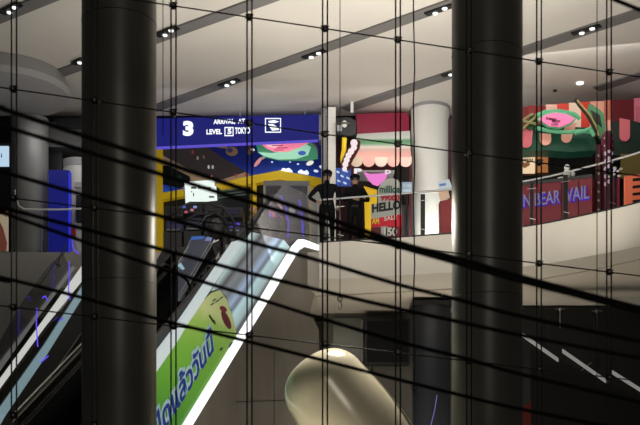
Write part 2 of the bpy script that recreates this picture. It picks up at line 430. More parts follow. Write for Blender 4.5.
gl = planar('painted_glow_panel', [(212, 291), (240, 247), (252, 232), (284, 240), (290, 247), (238, 336), (233, 314), (227, 297), (220, 289)], PL1, .02,  # plain balustrade glass; pale glow and streaks put into its emissive colour
       ramp_mat('glass_painted_glow', 'z', [(0, s2l(55, 58, 60)), (.14, s2l(70, 74, 78)), (.2, s2l(150, 172, 180)), (.36, s2l(175, 205, 215)), (.42, s2l(95, 105, 125)), (.5, s2l(150, 170, 200)), (.62, s2l(105, 110, 118)), (.72, s2l(120, 125, 135)), (.8, s2l(70, 74, 78)), (.9, s2l(165, 185, 190)), (1, s2l(190, 205, 205))], 1/1.8, 7.26/1.8, emit=.7, distort=.0,
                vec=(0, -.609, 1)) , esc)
# smoky glass at the head of the balustrade
def half_glass(name, col, alpha):
    m = bpy.data.materials.new(name); m.use_nodes = True; nt = m.node_tree; b = nt.nodes['Principled BSDF']
    b.inputs['Base Color'].default_value = (*col, 1); b.inputs['Roughness'].default_value = .2; b.inputs['Alpha'].default_value = alpha
    return m
M_smoke = half_glass('smoky_glass', (.3, .3, .33), .3)
planar('glass_head', [(252, 232), (262, 214), (284, 184), (311, 196), (317, 204), (319, 245), (303, 238.5), (297, 239), (288, 245), (284, 240)], PL1, .015, M_smoke, esc)
hl = [(100, 441), (155, 356), (175, 329), (234, 242), (244, 239), (186, 325), (176, 342), (156, 371), (100, 455)]
planar('handrail_light', hl, PL1, .07, mat('handrail_glow', (.1, .1, .1), .5, emit=(.82, .92, .95), es=.62), esc, -.02)
# rubber handrail and the dark inside
def slope_pts(off, dz, y0=12.2, y1=21.4):
    out = []
    for y in (y0, y1):
        x = PL1[0]+(y-PL1[1])*PL1[2]; z = ZD(5.57-.609*(23.7-y))+dz; out.append(Vector((x, y, z))+NL*off)
    return out
def band(name, off, z0, z1, th, mt, parent, y0=12.6, y1=21.4):
    a = slope_pts(off, z0, y0, y1); b = slope_pts(off, z1, y0, y1)
    m = MB(); m.prism([a[0], a[1], b[1], b[0]], NL*th); return obj(name, m, mt, parent)
def rail_tube(name, off, dz, r, mt, parent, y1=21.2):
    a, b = slope_pts(off, dz, 12.4, y1)
    e = b+Vector((.2195, 1, .12))*.5; f_ = e+Vector((.2195, 1, 0))*.9
    m = MB(); m.tube([a, b, (b+e)/2+Vector((0, 0, .09)), e+Vector((0, 0, .06)), f_, f_+Vector((.03, .15, -.1)), f_+Vector((.03, .12, -.3)), f_+Vector((0, -.1, -.38))], r, 10); return obj(name, m, mt, parent, True)
rail_tube('handrail', .10, 1.86, .04, M_rubber, esc)
band('inner_skirt', .12, .9, 1.80, .03, M_black, esc)
m = MB()
a0, a1 = slope_pts(.16, .85, 12.6, 22.9)
for k in range(26):
    t = k/26; p = a0.lerp(a1, t); d = (a1-a0)/26
    q = [p, p+Vector((0, 0, d.z)), p+d, p+d+Vector((0, 0, -.12)), p+Vector((0, 0, -.12))]
    m.prism(q, NL*.78)
obj('steps', m, mat('step_metal', (.03, .03, .033), .4, metal=.6), esc)
band('far_skirt', .96, .7, 1.80, .04, M_blackgloss, esc, 12.6, 18.2)
band('far_glass', 1.01, 1.8, 2.0, .015, M_blackgloss, esc, 12.6, 18.2)
rail_tube('handrail', 1.0, 2.0, .025, M_rubber, esc, 17.4)
m = MB(); a, b = slope_pts(1.06, 2.03, 12.6, 17.4); m.tube([a, b], .012, 6); obj('rail_edge', m, M_metal, esc)
band('underside', .02, -.35, .0, 1.1, M_black, esc, 12.6, 23.4)
# lettering on the green panel
def text(name, s, o, right, up, W, H, mt, parent=None, depth=.01, bold=.0, sp=1.0):
    cu = bpy.data.curves.new(name, 'FONT'); cu.body = s; cu.extrude = .02; cu.offset = bold; cu.space_character = sp; cu.resolution_u = 3
    to = bpy.data.objects.new(name, cu); COL.objects.link(to)
    dg = bpy.context.evaluated_depsgraph_get(); dg.update()
    me = bpy.data.meshes.new_from_object(to.evaluated_get(dg)); COL.objects.unlink(to); bpy.data.objects.remove(to)
    co = [v.co.copy() for v in me.vertices]
    x0 = min(c.x for c in co); x1 = max(c.x for c in co); y0 = min(c.y for c in co); y1 = max(c.y for c in co)
    right = Vector(right).normalized(); up = Vector(up).normalized(); n = right.cross(up).normalized(); o = Vector(o)
    for v, c in zip(me.vertices, co):
        v.co = o+right*((c.x-x0)/(x1-x0)*W)+up*((c.y-y0)/(y1-y0)*H)+n*((c.z/.02+1)*.5*depth)
    me.materials.clear(); me.materials.append(mt); me.polygons.foreach_set('material_index', [0]*len(me.polygons))
    ob = bpy.data.objects.new(name, me); COL.objects.link(ob)
    if parent: setparent(ob, parent)
    return ob
a = Q(165, 428, PL1)-NL*.012; b = Q(212, 352, PL1)-NL*.012
rt = (b-a); upv = Vector((0, 0, 1)); 
M_thai_o = mat('lettering_outline', s2l(150, 180, 190), .5, emit=s2l(150, 180, 190), es=.25)
M_thai = mat('lettering_blue', s2l(18, 42, 120), .5, emit=s2l(18, 42, 120), es=.4)
upp = (upv-rt.normalized()*upv.dot(rt.normalized())*.75).normalized()
t1 = text('lettering', 'เปิดแล้ววันนี้', a-rt.normalized()*.75, rt, upp, rt.length+.85, .50, M_thai_o, esc, .006, .085)
t2 = text('lettering', 'เปิดแล้ววันนี้', a-rt.normalized()*.72-NL*.006, rt, upp, rt.length+.79, .45, M_thai, esc, .006, .02)
# printed fruit and leaf shapes at the top of the advert
def blot(px, py, rx, ry, ang, mt, plane, parent, name='printed_shape', off=-.004):
    m = MB(); n = Vector((-plane[3], plane[2], 0)).normalized()
    pts = [(px+rx*math.cos(i*math.pi/8)*math.cos(ang)-ry*math.sin(i*math.pi/8)*math.sin(ang), py+rx*math.cos(i*math.pi/8)*math.sin(ang)+ry*math.sin(i*math.pi/8)*math.cos(ang)) for i in range(16)]
    m.prism([Q(x, y, plane)+n*off for x, y in pts], n*-.004); return obj(name, m, mt, parent)
blot(226, 320, 10, 3.2, 1.15, CL(120, 30, 55), PL1, esc)
blot(223, 309, 4, 2.5, .6, CL(140, 45, 60), PL1, esc)
blot(231, 345, 3.5, 1.8, -1, CL(10, 70, 90), PL1, esc)
blot(221, 349, 2, 1, -1, CL(20, 60, 40), PL1, esc)
for x, y in ((210, 317), (214, 322), (212, 320)): blot(x, y, 2.6, .9, 1.2, CL(20, 50, 20), PL1, esc)
for x, y in ((212, 304), (217, 301), (221, 298), (214, 300)): blot(x, y, 2.4, .6, -.6, CL(50, 70, 60), PL1, esc)
# guard lamp and purple tubes behind the balustrade head
ptube = thing('purple_neon_lamp', 'row of purple neon tubes on a dark claw machine at the head of the escalator', 'neon lamp', P(290, 245, 25.2))
for pts in ([(281, 196), (286, 208), (288, 222), (288, 238)], [(299, 200), (302, 214), (303, 236)], [(270, 213), (275, 226), (276, 240)], [(247, 231), (247, 246)], [(262, 247), (268, 238), (272, 235)]):
    m = MB(); m.tube([P(x, y, 24.85) for x, y in pts], .022, 8); obj('tube', m, M_purple, ptube, True)

# ------------------------------------------------------------------ darker escalator beside it
PL3 = (-2.9, 18.0, .2195, 1)
e2 = thing('escalator', 'dark grey escalator between the left dark column and the green-panelled escalator', 'escalator', Q(165, 480, PL3))
planar('side_panel', [(120, 430), (157, 338), (205, 246), (222, 247), (176, 330), (130, 430)], PL3, .9, M_black, e2)
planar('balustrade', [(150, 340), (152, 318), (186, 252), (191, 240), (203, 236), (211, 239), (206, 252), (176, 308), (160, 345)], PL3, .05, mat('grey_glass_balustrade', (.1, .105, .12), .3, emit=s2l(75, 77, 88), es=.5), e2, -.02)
planar('lit_end', [(190, 240), (192, 236.5), (202, 236), (201, 239)], PL3, .05, glow('blue_led', s2l(70, 110, 190), .8), e2, -.05)
planar('lit_end', [(204, 241), (206, 237), (210, 238), (209, 241)], PL3, .05, glow('pale_led_blue', s2l(130, 140, 190), .8), e2, -.05)
for pts in ([(157, 330), (170, 307), (186, 285), (205, 252), (212, 240)], [(176, 296), (196, 262), (207, 244), (216, 240)], [(150, 318), (165, 288), (176, 262), (186, 246)], [(155, 348), (160, 336), (166, 331), (169, 340)]):
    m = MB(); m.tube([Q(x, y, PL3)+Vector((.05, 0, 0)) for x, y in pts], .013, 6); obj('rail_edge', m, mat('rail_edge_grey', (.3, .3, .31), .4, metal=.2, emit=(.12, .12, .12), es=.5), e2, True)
planar('comb_light', [(174, 266), (177, 263), (181, 269), (179, 270), (176, 267)], PL3, .02, M_cyan, e2, -.08)

# ------------------------------------------------------------------ left escalator
PL2 = (-5.2, 16.3, .027, 1)
e3 = thing('escalator', 'escalator at the far left with a white lit handrail and a pale blue light band', 'escalator', Q(0, 480, PL2))
M_blueband = mat('pale_blue_band', (.3, .35, .37), .4, emit=s2l(120, 148, 158), es=.75)
planar('handrail_light', [(-40, 440), (0, 379), (42, 322), (82, 266), (110, 226), (110, 240), (82, 280), (44, 327), (0, 387), (-40, 448)], PL2, .03, mat('warm_white_glow', (.2, .2, .2), .5, emit=(.8, .8, .77), es=.7), e3, -.02)
planar('side_band', [(-40, 450), (0, 392), (46, 331), (82, 281), (110, 241), (110, 252), (82, 289), (44, 345), (0, 408), (-40, 470)], PL2, .06, M_blackgloss, e3)
planar('light_band', [(-40, 470), (0, 407), (44, 345), (82, 286), (110, 243), (110, 262), (82, 297), (45, 356), (4, 416), (-26, 470)], PL2, .03, M_blueband, e3, -.02)
planar('lower_cladding', [(-26, 470), (4, 416), (45, 356), (82, 297), (110, 258), (110, 292), (82, 334), (40, 394), (18, 425), (-10, 470)], PL2, .1, mat('charcoal_cladding', (.035, .034, .034), .4), e3)
m = MB(); m.tube([Q(-10, 468, PL2), Q(18, 425, PL2), Q(84, 329, PL2), Q(110, 290, PL2)], .012, 6); obj('edge_trim', m, M_metal, e3)
planar('underside', [(-10, 470), (18, 426), (84, 331), (110, 292), (110, 430), (110, 470)], (-5.9, 16.3, .027, 1), .1, M_black, e3, .3)
for pts, r in (([(47, 425), (84, 368), (110, 328)], .02), ([(30, 425), (84, 352)], .01), ([(36, 425), (84, 355)], .006)):
    m = MB(); m.tube([Q(x, y, PL2) for x, y in pts], r, 6); obj('lower_rail', m, mat('dull_rail', (.06, .06, .06), .4, metal=.5), e3)
for pts in ([(20, 425), (-8, 470)],): pass
planar('balustrade', [(-20, 380), (0, 352), (30, 300), (58, 262), (68, 254), (72, 262), (80, 268), (40, 322), (0, 380)], PL2, .02, mat('dark_glass', (.04, .04, .042), .15), e3, .1)
for pts in ([(66, 261), (66.5, 275), (65.5, 290), (67, 300)], [(33.5, 308), (33, 325), (34.5, 347)], [(69, 240), (71, 250), (76, 254)], [(39, 298), (42, 296), (45, 301)], [(56, 321), (60, 318)], [(38, 362), (45, 356)]):
    m = MB(); m.tube([Q(x, y, PL2)+Vector((.06, 0, 0)) for x, y in pts], .011, 8); obj('purple_tube', m, M_purple, e3, True)
m = MB()
for pts in ([(37, 285), (50, 266), (60, 252), (64, 243)], [(55, 268), (57, 258), (62, 252)], [(58, 266), (52, 263)]): m.tube([Q(x, y, PL2)+Vector((.05, 0, 0)) for x, y in pts], .012, 6)
obj('cable_loop', m, M_black, e3)

# ------------------------------------------------------------------ white balloon sculpture
def capsule():
    m = MB(); n = 36; k = 36
    A = P(326, 388, 14.6); B = P(408, 500, 14.6)
    ax = (B-A); L = ax.length; ax.normalize()
    side = ax.cross(Vector((0, 1, 0))).normalized(); dep = ax.cross(side).normalized()
    vs = []; r0 = .63
    prof = []
    for i in range(13):
        t = i/12*math.pi/2; prof.append((-r0*.82*math.cos(t), max(.002, r0*math.sin(t)**.82)))
    for i in range(1, 13): prof.append((L*i/12, r0*(1+.12*math.sin(i/12*math.pi))*(1-.35*(i/12)**3)))
    for i in range(1, 9):
        t = i/8*math.pi/2; prof.append((L+.5*math.sin(t), max(.002, r0*.65*math.cos(t))))
    for s, r in prof:
        for j in range(k):
            th = 2*math.pi*j/k
            vs.append(A+ax*s+side*(r*math.cos(th))+dep*(r*.85*math.sin(th)))
    fs = []
    for i in range(len(prof)-1):
        for j in range(k): fs.append((i*k+j, i*k+(j+1) % k, (i+1)*k+(j+1) % k, (i+1)*k+j))
    m.add(vs, fs); return m, A, ax, side, dep, r0
m, A, ax, side, dep, r0 = capsule()
bal = thing('balloon', 'glossy cream white elongated balloon hanging below the upper floor', 'balloon', A)
obj('body', m, mat('balloon_skin', (.78, .72, .56), .2, spec=.7, noise=.06, scale=2), bal, True)
for s, th in ((.25, 1.1), (.5, 1.6), (-.1, .8)):
    q = MB(); p = A+ax*s+side*(r0*math.cos(th))-dep*0+Vector((0, -1, 0))*0
for j, th0 in enumerate((.18, 2.9)):
    q = MB(); q.tube([A+ax*s+side*((r0+.004)*(1+.12*math.sin(max(0, s)/1.9*math.pi))*math.cos(th0))+dep*((r0+.004)*.85*math.sin(th0)) for s in (0, .3, .6, .9, 1.2)], .006, 5); obj('seam', q, mat('seam_tan', (.4, .36, .28), .6), bal)
# wires and hooks carrying it
def hang(px, y0, y1, Y, label, r=.006, hook=None, curve=0):
    t = thing('hanging_wire', label, 'wire', P(px, y1, Y))
    m = MB(); n = 14
    m.tube([P(px+curve*math.sin(i*2.1), y0+(y1-y0)*i/n, Y) for i in range(n+1)], r, 6); obj('line', m, M_steel, t, True)
    if hook:
        c = P(px, hook, Y); q = MB()
        q.tube([c+Vector((.028*math.cos(a), 0, .028*math.sin(a))) for a in [i*math.pi/6 for i in range(13)]], .007, 6); obj('ring', q, M_clamp, t, True)
        q = MB(); q.tube([c+Vector((0, 0, -.028)), c+Vector((.02, 0, -.06)), c+Vector((.02, 0, -.10)), c+Vector((-.01, 0, -.13)), c+Vector((-.015, 0, -.09))], .005, 6); obj('hook', q, M_clamp, t, True)
    return t
hang(340, -60, 300, 11.9, 'thin wire with a ring and hook hanging just right of the people', .0045, 299)
hang(414, -60, 395, 11.9, 'slightly wavy thin black cable hanging right of the middle', .008, 388, .8)
hang(163, -60, 135, 11.7, 'thin pale cord hanging beside the right edge of the left dark column', .005)
hang(597, -60, 385, 12.1, 'thin wire hanging at the right between the last two cable pairs', .005, 361)

# ------------------------------------------------------------------ lower shop area
def front(name, pts, Y, th, mt, parent=None, label=None):
    m = MB(); m.prism([P(x, y, Y) for x, y in pts], (0, th, 0)); return obj(name, m, mt, parent, label=label)
def R(x0, y0, x1, y1): return [(x0, y0), (x1, y0), (x1, y1), (x0, y1)]
wn = thing('shop_window', 'dark framed shop window panel below the balcony, above the white balloon', 'window', P(350, 365, 27.8))
front('pane', R(333, 318, 362, 362), 27.95, .06, mat('window_grey', (.10, .10, .085), .3), wn)
for r_ in (R(361, 320, 363, 363), R(333, 361, 363, 363.5)): front('frame', r_, 27.9, .11, mat('frame_grey', (.2, .2, .18), .4), wn)
bx = thing('dark_screen', 'wide black screen box under the balcony left of the dark blue column', 'screen', P(388, 364, 27.4))
front('housing', R(365, 319, 410, 364), 27.4, .59, M_black, bx)
front('face', R(367, 321, 408, 362), 27.37, .02, mat('screen_black', (.008, .008, .009), .7, spec=.1), bx)
dc = P(431.5, 425, 26); rr = 19*26/F
t = thing('shop_column', 'dark blue-grey column under the balcony left of the middle dark column', 'column', (dc.x, 26, 0))
m = MB(); m.lathe((dc.x, 26, 0), [(rr, 0), (rr, SLABZ-.1)], 40); obj('shaft', m, mat('navy_grey', (.018, .02, .027), .45), t, True)
m = MB(); m.tube([P(437, 395, 25.45), P(435, 408, 25.45), P(431, 425, 25.45)], .012, 6); obj('light_streak', m, mat('violet_streak_glow', (.1, .1, .3), .4, emit=s2l(90, 90, 150), es=.7), t)  # purple streak of light on the shaft, put in as a glowing tube
m = MB(); m.box((dc.x, 26, SLABZ-.17), (rr*2.15, rr*2.15, .1)); obj('cap', m, M_black, t)
# mullions
for i, (px, lab) in enumerate(((372, 'thin dark post under the black screen'), (549, 'dark vertical frame post of the lower right shopfront, left one'), (595, 'dark vertical frame post of the lower right shopfront, right one'))):
    m = MB(); a = P(px, 365 if i == 0 else 318, 25.6); m.box((a.x, 25.6, a.z/2), (.07, .07, a.z)); tag(obj('shopfront_post', m, M_black), lab, 'post')
# reflection of a lit handrail in the dark shopfront, modelled as an escalator
PL4 = (5.0, 25.0, 1, .05)
e4 = thing('escalator', 'reflection of an escalator with a dim white lit handrail, modelled in the lower right shopfront', 'escalator', Q(600, 470, PL4))
M_railreflect = mat('reflected_rail_white', (.2, .2, .2), .5, emit=s2l(140, 138, 135), es=.7)
planar('side_panel', [(521, 352), (645, 409), (700, 434), (700, 500), (521, 500)], PL4, -.8, mat('near_black', (.007, .007, .008), .4), e4, -.1)
for a, b in (((510, 337), (547, 363)), ((551, 354), (594, 384)), ((598, 374), (652, 408))):
    planar('handrail_light', [a, b, (b[0], b[1]+3.5), (a[0], a[1]+3.5)], PL4, .05, M_railreflect, e4, -1.0)
m = MB(); m.tube([Q(540, 403, PL4)+Vector((0, -.3, 0)), Q(588, 364, PL4)+Vector((0, -.3, 0))], .012, 6); obj('brace', m, M_metal, e4)
rs = [(560, 309, 'left'), (597, 311, 'right')]
for px, py, nm in rs:
    t = thing('glass_fixing', 'small metal glass fixing at the top of the dark shopfront, %s one' % nm, 'bracket', P(px, py, 26.85))
    m = MB(); c = P(px, py, 26.85); m.ball(c, .05, k=12, m=8); obj('boss', m, M_metal, t, True)
    m = MB(); m.tube([c, c+Vector((0, 0, -.5))], .015, 6); m.tube([c+Vector((-.14, 0, 0)), c+Vector((.14, 0, 0))], .012, 6); obj('arm', m, M_metal, t)
t = tag(front('dark_red_sign', [(521, 408), (531, 401), (531, 430), (521, 430)], 23.6, .05, CL(95, 18, 12)), 'small dark red sign at the bottom beside the middle dark column', 'sign')

# ------------------------------------------------------------------ upper floor, left
def rcol(name, x0, x1, Y, mt, label, z1=CEIL, cap=None):
    c = P((x0+x1)/2, 0, Y); r = (x1-x0)/2*Y/F
    t = thing(name, label, 'column', (c.x, Y, DECK))
    m = MB(); m.lathe((c.x, Y, DECK), [(r, 0), (r, z1-DECK-.002)], 48); obj('shaft', m, mt, t, True)
    m = MB(); m.lathe((c.x, Y, DECK), [(r+.03, 0), (r+.03, .1)], 48); obj('base_ring', m, M_grey, t)
    if cap:
        m = MB(); m.lathe((c.x, Y, z1-cap), [(r+.02, 0), (r+.02, cap-.003)], 48); obj('collar', m, M_grey, t, True)
    return t
M_col2 = mat('pale_column', (.50, .50, .49), .4)
rcol('round_column', 13, 48, 25.6, mat('mid_grey_column', (.15, .15, .15), .4), 'grey round column on the upper floor at the far left', z1=CEIL-.56)
rcol('round_column', 63, 97, 26.6, M_col2, 'pale round column behind the blue panel at the left', z1=ZD(8.45), cap=.2)
t = thing('dropped_soffit', 'dark grey dropped soffit box above the pale column at the left', 'soffit', P(70, 130, 26.4))
front('face', R(48, 122, 110, 147), 25.9, 1.6, mat('soffit_grey', (.06, .06, .062), .6), t)
front('black_band', R(56, 118, 110, 128), 25.8, .1, M_black, t)
front('shade_board', R(48, 146, 62, 172), 26.3, .1, M_black, t)
t = thing('blue_panel', 'tall plain royal blue panel between two round columns at the left', 'panel', P(58, 250, 25.2))
front('board', R(48.5, 170, 69, 262), 25.2, .25, glow('blue_board', s2l(12, 18, 105), 1), t)
front('lit_edge', R(68.5, 172, 70.2, 262), 25.17, .06, glow('blue_edge', s2l(45, 50, 210), 1), t)
t = thing('lit_screen', 'white lit screen at the left picture edge above the slab', 'screen', P(0, 165, 25))
front('housing', R(-30, 143, 9.5, 168), 25.05, .1, M_black, t)
front('face', R(-28, 146, 8.5, 166), 25.0, .05, glow('screen_white', s2l(190, 215, 240), 1), t)
m = text('marks', 'i', P(1, 157.5, 24.99), (1, 0, 0), (0, 0, 1), .03, .1, CL(60, 80, 140), t)
t = thing('poster_stand', 'cream poster with a pinkish figure at the left edge below the lit screen', 'poster', P(2, 250, 24.7))
front('board', R(-12, 213, 8, 251), 24.7, .04, mat('poster_cream', s2l(205, 190, 165), .6, emit=s2l(205, 190, 165), es=.25), t)
front('figure', [(0, 222), (3, 228), (7, 243), (6, 251), (-3, 251), (-6, 235)], 24.68, .015, CL(190, 110, 95), t)
front('top_band', R(-12, 210, 8, 214), 24.68, .03, CL(150, 90, 80), t)
t = thing('wall_box', 'dark small wall boxes on the pale column at the left', 'box', P(78, 230, 26.0))
front('cover', R(74, 182, 82, 187), 26.0, .12, M_grey, t); front('dark_case', R(76, 195, 82, 222), 26.0, .12, M_black, t)
tag(front('small_red_sign', [(70, 229), (75, 227), (76, 236), (72, 238)], 24.9, .03, CL(150, 40, 45)), 'small red sign beside the lit edge of the blue panel', 'sign')
m = MB(); c = P(42, 244, 24.6); m.lathe((c.x, 24.65, DECK), [(.09, 0), (.1, .05), (.03, .07), (.025, .34), (.0, .36)], 12)
tag(obj('small_post', m, M_black), 'small dark post on the slab edge in front of the grey column', 'post')

# ------------------------------------------------------------------ blue level sign
sg = thing('level_sign', 'long royal blue lit sign with a large white 3 hung under the ceiling', 'sign', P(240, 130, 26.4))
SA, SB = 26.5, 26.2
m = MB(); m.prism([P(150, 118.5, SA), P(319, 114.5, SB), P(319, 140, SB), P(150, 147.5, SA)], (0, .12, 0)); obj('panel', m, M_navy, sg)
m = MB(); m.prism([P(150, 147, SA-.02), P(318, 139.5, SB-.02), P(318, 141, SB-.02), P(150, 148.6, SA-.02)], (0, .1, 0)); obj('light_edge', m, glow('violet_edge', s2l(95, 80, 205), 1), sg)
m = MB(); m.prism([P(319, 114.5, SB), P(324, 116, SB), P(324, 139, SB), P(319, 140, SB)], (0, .4, 0)); obj('end_cap', m, M_grey, sg)
for px in (175, 240, 305):
    a = P(px, 118, 26.45); m = MB(); m.box((a.x, 26.5, (a.z+CEIL-.01)/2), (.03, .03, CEIL-.01-a.z+.1)); obj('hanger', m, M_grey, sg)
def stext(s, x0, y1, x1, y0, Y, mt, parent, bold=.02, nm='lettering', dx=0, slope=0, depth=.01):
    a = P(x0, y1, Y); b = P(x1, y1, Y); return text(nm, s, a, b-a+Vector((0, 0, slope)), (0, 0, 1), (b-a).length, (y1-y0)*Y/F, mt, parent, depth, bold)
sgY = 26.15
stext('3', 183, 136, 193.5, 121, 26.3, M_letter, sg, .06)
stext('ARRIVAL,  AT', 213.5, 125, 245, 119.5, sgY, M_letter, sg, .03, slope=.02)
stext('LEVEL', 206.5, 134.5, 222, 129.5, sgY, M_letter, sg, .03, slope=.01)
stext('TOKYO', 235, 134, 250, 127.5, sgY, M_letter, sg, .03, slope=.01)
stext('5', 227.5, 134.2, 231.5, 128.5, sgY, M_letter, sg, .04)
def boxframe(x0, y0, x1, y1, Y, wd, mt, parent, nm='frame'):
    m = MB()
    for r in (R(x0, y0, x1, y0+wd), R(x0, y1-wd, x1, y1), R(x0, y0, x0+wd, y1), R(x1-wd, y0, x1, y1)):
        m.prism([P(x, y, Y) for x, y in r], (0, .01, 0))
    return obj(nm, m, mt, parent)
boxframe(224.5, 127, 233.5, 136, sgY, .9, M_letter, sg)
boxframe(265, 118, 281, 132.5, 26.1, .9, M_letter, sg)
front('emblem', [(268, 121), (274, 120), (279, 121.5), (275, 123), (269, 122.5)], 26.1, .01, M_letter, sg)
front('emblem', [(268, 124), (273, 124), (279, 128), (272, 130), (270, 127.5)], 26.1, .01, M_letter, sg)
front('emblem', [(271, 128.6), (279, 127.8), (279, 129.8), (272, 130.6)], 26.1, .01, M_letter, sg)

# ------------------------------------------------------------------ game arcade shop under the blue sign
YA, YB, YC = 28.8, 26.75, 27.5     # left end, near corner, right end
arc = thing('arcade_shop', 'game arcade shop front with a yellow frame under a dark blue space mural', 'shop front', P(280, 240, YB))
def AB(px, py):
    t = (px-150)/(280-150); a = P(150, 0, YA); b = P(280, 0, YB); return Q(px, py, (a.x, YA, b.x-a.x, YB-YA))
def BC(px, py):
    a = P(280, 0, YB); b = P(337, 0, YC); return Q(px, py, (a.x, YB, b.x-a.x, YC-YB))
def face(name, fn, pts, th, mt, parent, off=0):
    m = MB(); m.prism([fn(x, y)+Vector((0, off, 0)) for x, y in pts], (0, th, 0)); return obj(name, m, mt, parent)
mural = ramp_mat('space_mural', 'z', [(0, s2l(30, 90, 175)), (.18, s2l(18, 45, 125)), (.5, s2l(12, 22, 80)), (1, s2l(12, 16, 60))], .8, -.8*9.85, emit=.9, distort=.35)
face('mural', AB, [(150, 140), (280, 132), (280, 172), (150, 197)], .1, mural, arc)
face('mural', BC, [(280, 132), (337, 136), (337, 183), (280, 172)], .1, mural, arc)
face('dark_picture', AB, [(157, 148), (206, 147), (246, 172), (222, 180), (206, 178), (157, 152)], .02, mat('mural_dark', s2l(42, 34, 34), .6, emit=s2l(42, 36, 36), es=.7), arc, -.03)
face('tan_picture', AB, [(157, 153), (208, 179), (222, 180), (246, 172.5), (250, 175), (232, 184), (190, 190), (157, 182)], .02, mat('mural_tan', s2l(150, 125, 95), .6, emit=s2l(120, 98, 80), es=.55), arc, -.04)
face('dark_car', AB, [(157, 167), (168, 166), (190, 177), (191, 184), (180, 189), (157, 183)], .02, mat('mural_car', s2l(20, 24, 24), .5), arc, -.06)
face('green_glint', AB, [(172, 178), (181, 176), (183, 180), (176, 182)], .01, CL(40, 90, 75), arc, -.07)
M_glm = lambda r, g, b, s=.8: mat('mural_%d_%d_%d' % (r, g, b), s2l(r, g, b), .5, emit=s2l(r, g, b), es=s)
def ell(cx, cy, rx, ry, n=24, a0=0, a1=2*math.pi, ang=0):
    o = []
    for i in range(n+1 if a1-a0 < 6 else n):
        t = a0+(a1-a0)*i/n; x = rx*math.cos(t); y = ry*math.sin(t)
        o.append((cx+x*math.cos(ang)-y*math.sin(ang), cy+x*math.sin(ang)+y*math.cos(ang)))
    return o
face('swirl', AB, ell(232, 152, 6, 4.5), .01, M_glm(95, 75, 50), arc, -.05)
face('swirl', AB, ell(230, 151, 3, 2.5), .01, M_glm(40, 40, 70), arc, -.07)
face('swirl', AB, ell(222, 147.5, 7, 1.2, ang=.15), .01, M_glm(90, 75, 60), arc, -.05)
for x, y, c in ((193, 153, (120, 40, 55)), (198, 159, (120, 110, 105)), (209, 168, (170, 165, 170)), (213, 168, (160, 155, 150)), (204, 158, (90, 70, 60)), (236, 176, (120, 40, 40)), (212, 178, (210, 110, 90)), (246, 176, (150, 60, 30))):
    face('mural_spot', AB, ell(x, y, 1.1, 2.0, 8), .01, M_glm(*c), arc, -.09)
# pink and green leaf shape on the mural, wrapping over both faces
YF = 26.5
lf = thing('leaf_sign', 'pink and green leaf shaped lit sign on the blue mural under the level sign', 'sign', P(285, 160, YF))
front('green_body', [(256, 144), (262, 141), (275, 140), (300, 140), (312, 143), (317, 150), (318, 158), (310, 160), (296, 160), (280, 160), (266, 157), (258, 152)], YF, .08, M_glm(45, 110, 80), lf)
front('pale_band', [(258, 152), (272, 153), (290, 150), (306, 144), (311, 147), (308, 155), (296, 159), (278, 159.5), (264, 156)], YF-.02, .02, M_glm(135, 185, 160), lf)
front('pink_face', [(260, 143), (272, 141), (300, 140.5), (310, 142), (300, 147), (288, 151.5), (274, 151.5), (266, 148)], YF-.04, .02, M_glm(225, 120, 145), lf)
front('white_glow', [(264, 143), (276, 141.5), (282, 143), (276, 148), (268, 147)], YF-.05, .008, M_glm(235, 175, 185), lf)
for q in ((272, 145, 283), (276, 147.5, 288), (274, 149.5, 284)): front('lettering', R(q[0], q[1], q[2], q[1]+.8), YF-.055, .01, M_glm(120, 50, 75), lf)
front('blue_gap', ell(302, 153, 4, 2.2, 12), YF-.045, .01, M_glm(40, 75, 150), lf)
for x, y, rx, ry, c, an in ((250, 150, 4, 4.5, (45, 28, 24), 0), (252.5, 149.5, 2.2, 1.4, (235, 235, 225), .2), (258, 162, 6, 1.8, (175, 110, 115), -.9), (264, 157, 4, 1.5, (120, 120, 110), -.6), (315, 150, 3, 7, (80, 60, 55), -.2), (310, 163, 4, 2.2, (205, 205, 200), -.4), (322, 167, 3, 1.6, (190, 195, 215), .3), (316, 171, 2.6, 1.3, (200, 205, 225), .2), (298, 164, 1.2, .8, (190, 200, 230), 0), (272, 162, 1, .8, (180, 190, 220), 0), (290, 162, 1, .6, (190, 200, 230), 0)):
    front('printed_shape', ell(x, y, rx, ry, 12, ang=an), YF+.05, .01, M_glm(*c), lf)
for pts in ([(281, 171), (283, 168.5), (286, 169.5), (289, 168.5), (292, 171), (293, 173.5), (281, 171.5)], [(298, 172), (301, 170), (304, 172), (307, 170.5), (309, 173.5), (308, 175.5), (298, 173.5)]):
    face('white_lettering', BC, pts, .02, M_glm(235, 240, 250, .9), arc, -.06)
# yellow frame
face('yellow_frame', AB, [(150, 196), (184, 190), (184, 197), (150, 203)], .25, M_yellow, arc, -.1)
face('yellow_frame', AB, [(216, 185), (250, 177), (280, 171.5), (280, 180.5), (250, 185), (222, 190)], .25, M_yellow, arc, -.1)
face('yellow_frame', BC, [(280, 171.5), (337, 182), (337, 191), (280, 180.5)], .25, M_yellow, arc, -.1)
for fn, x0, x1, y0, y1 in ((AB, 152, 163, 148, 285), (AB, 251, 256.5, 183, 275), (BC, 306.5, 311.5, 186, 275), (BC, 331, 337, 190, 276)):
    face('yellow_post', fn, R(x0, y0, x1, y1), .2, M_yellow, arc, -.08)
face('dark_interior', AB, [(163, 200), (280, 180), (280, 271), (163, 285)], .05, mat('arcade_dark', s2l(34, 34, 34), .6), arc, .15)
face('dark_interior', BC, [(280, 180), (337, 190), (337, 270), (280, 268)], .05, mat('arcade_dark_right', s2l(28, 28, 30), .6), arc, .15)
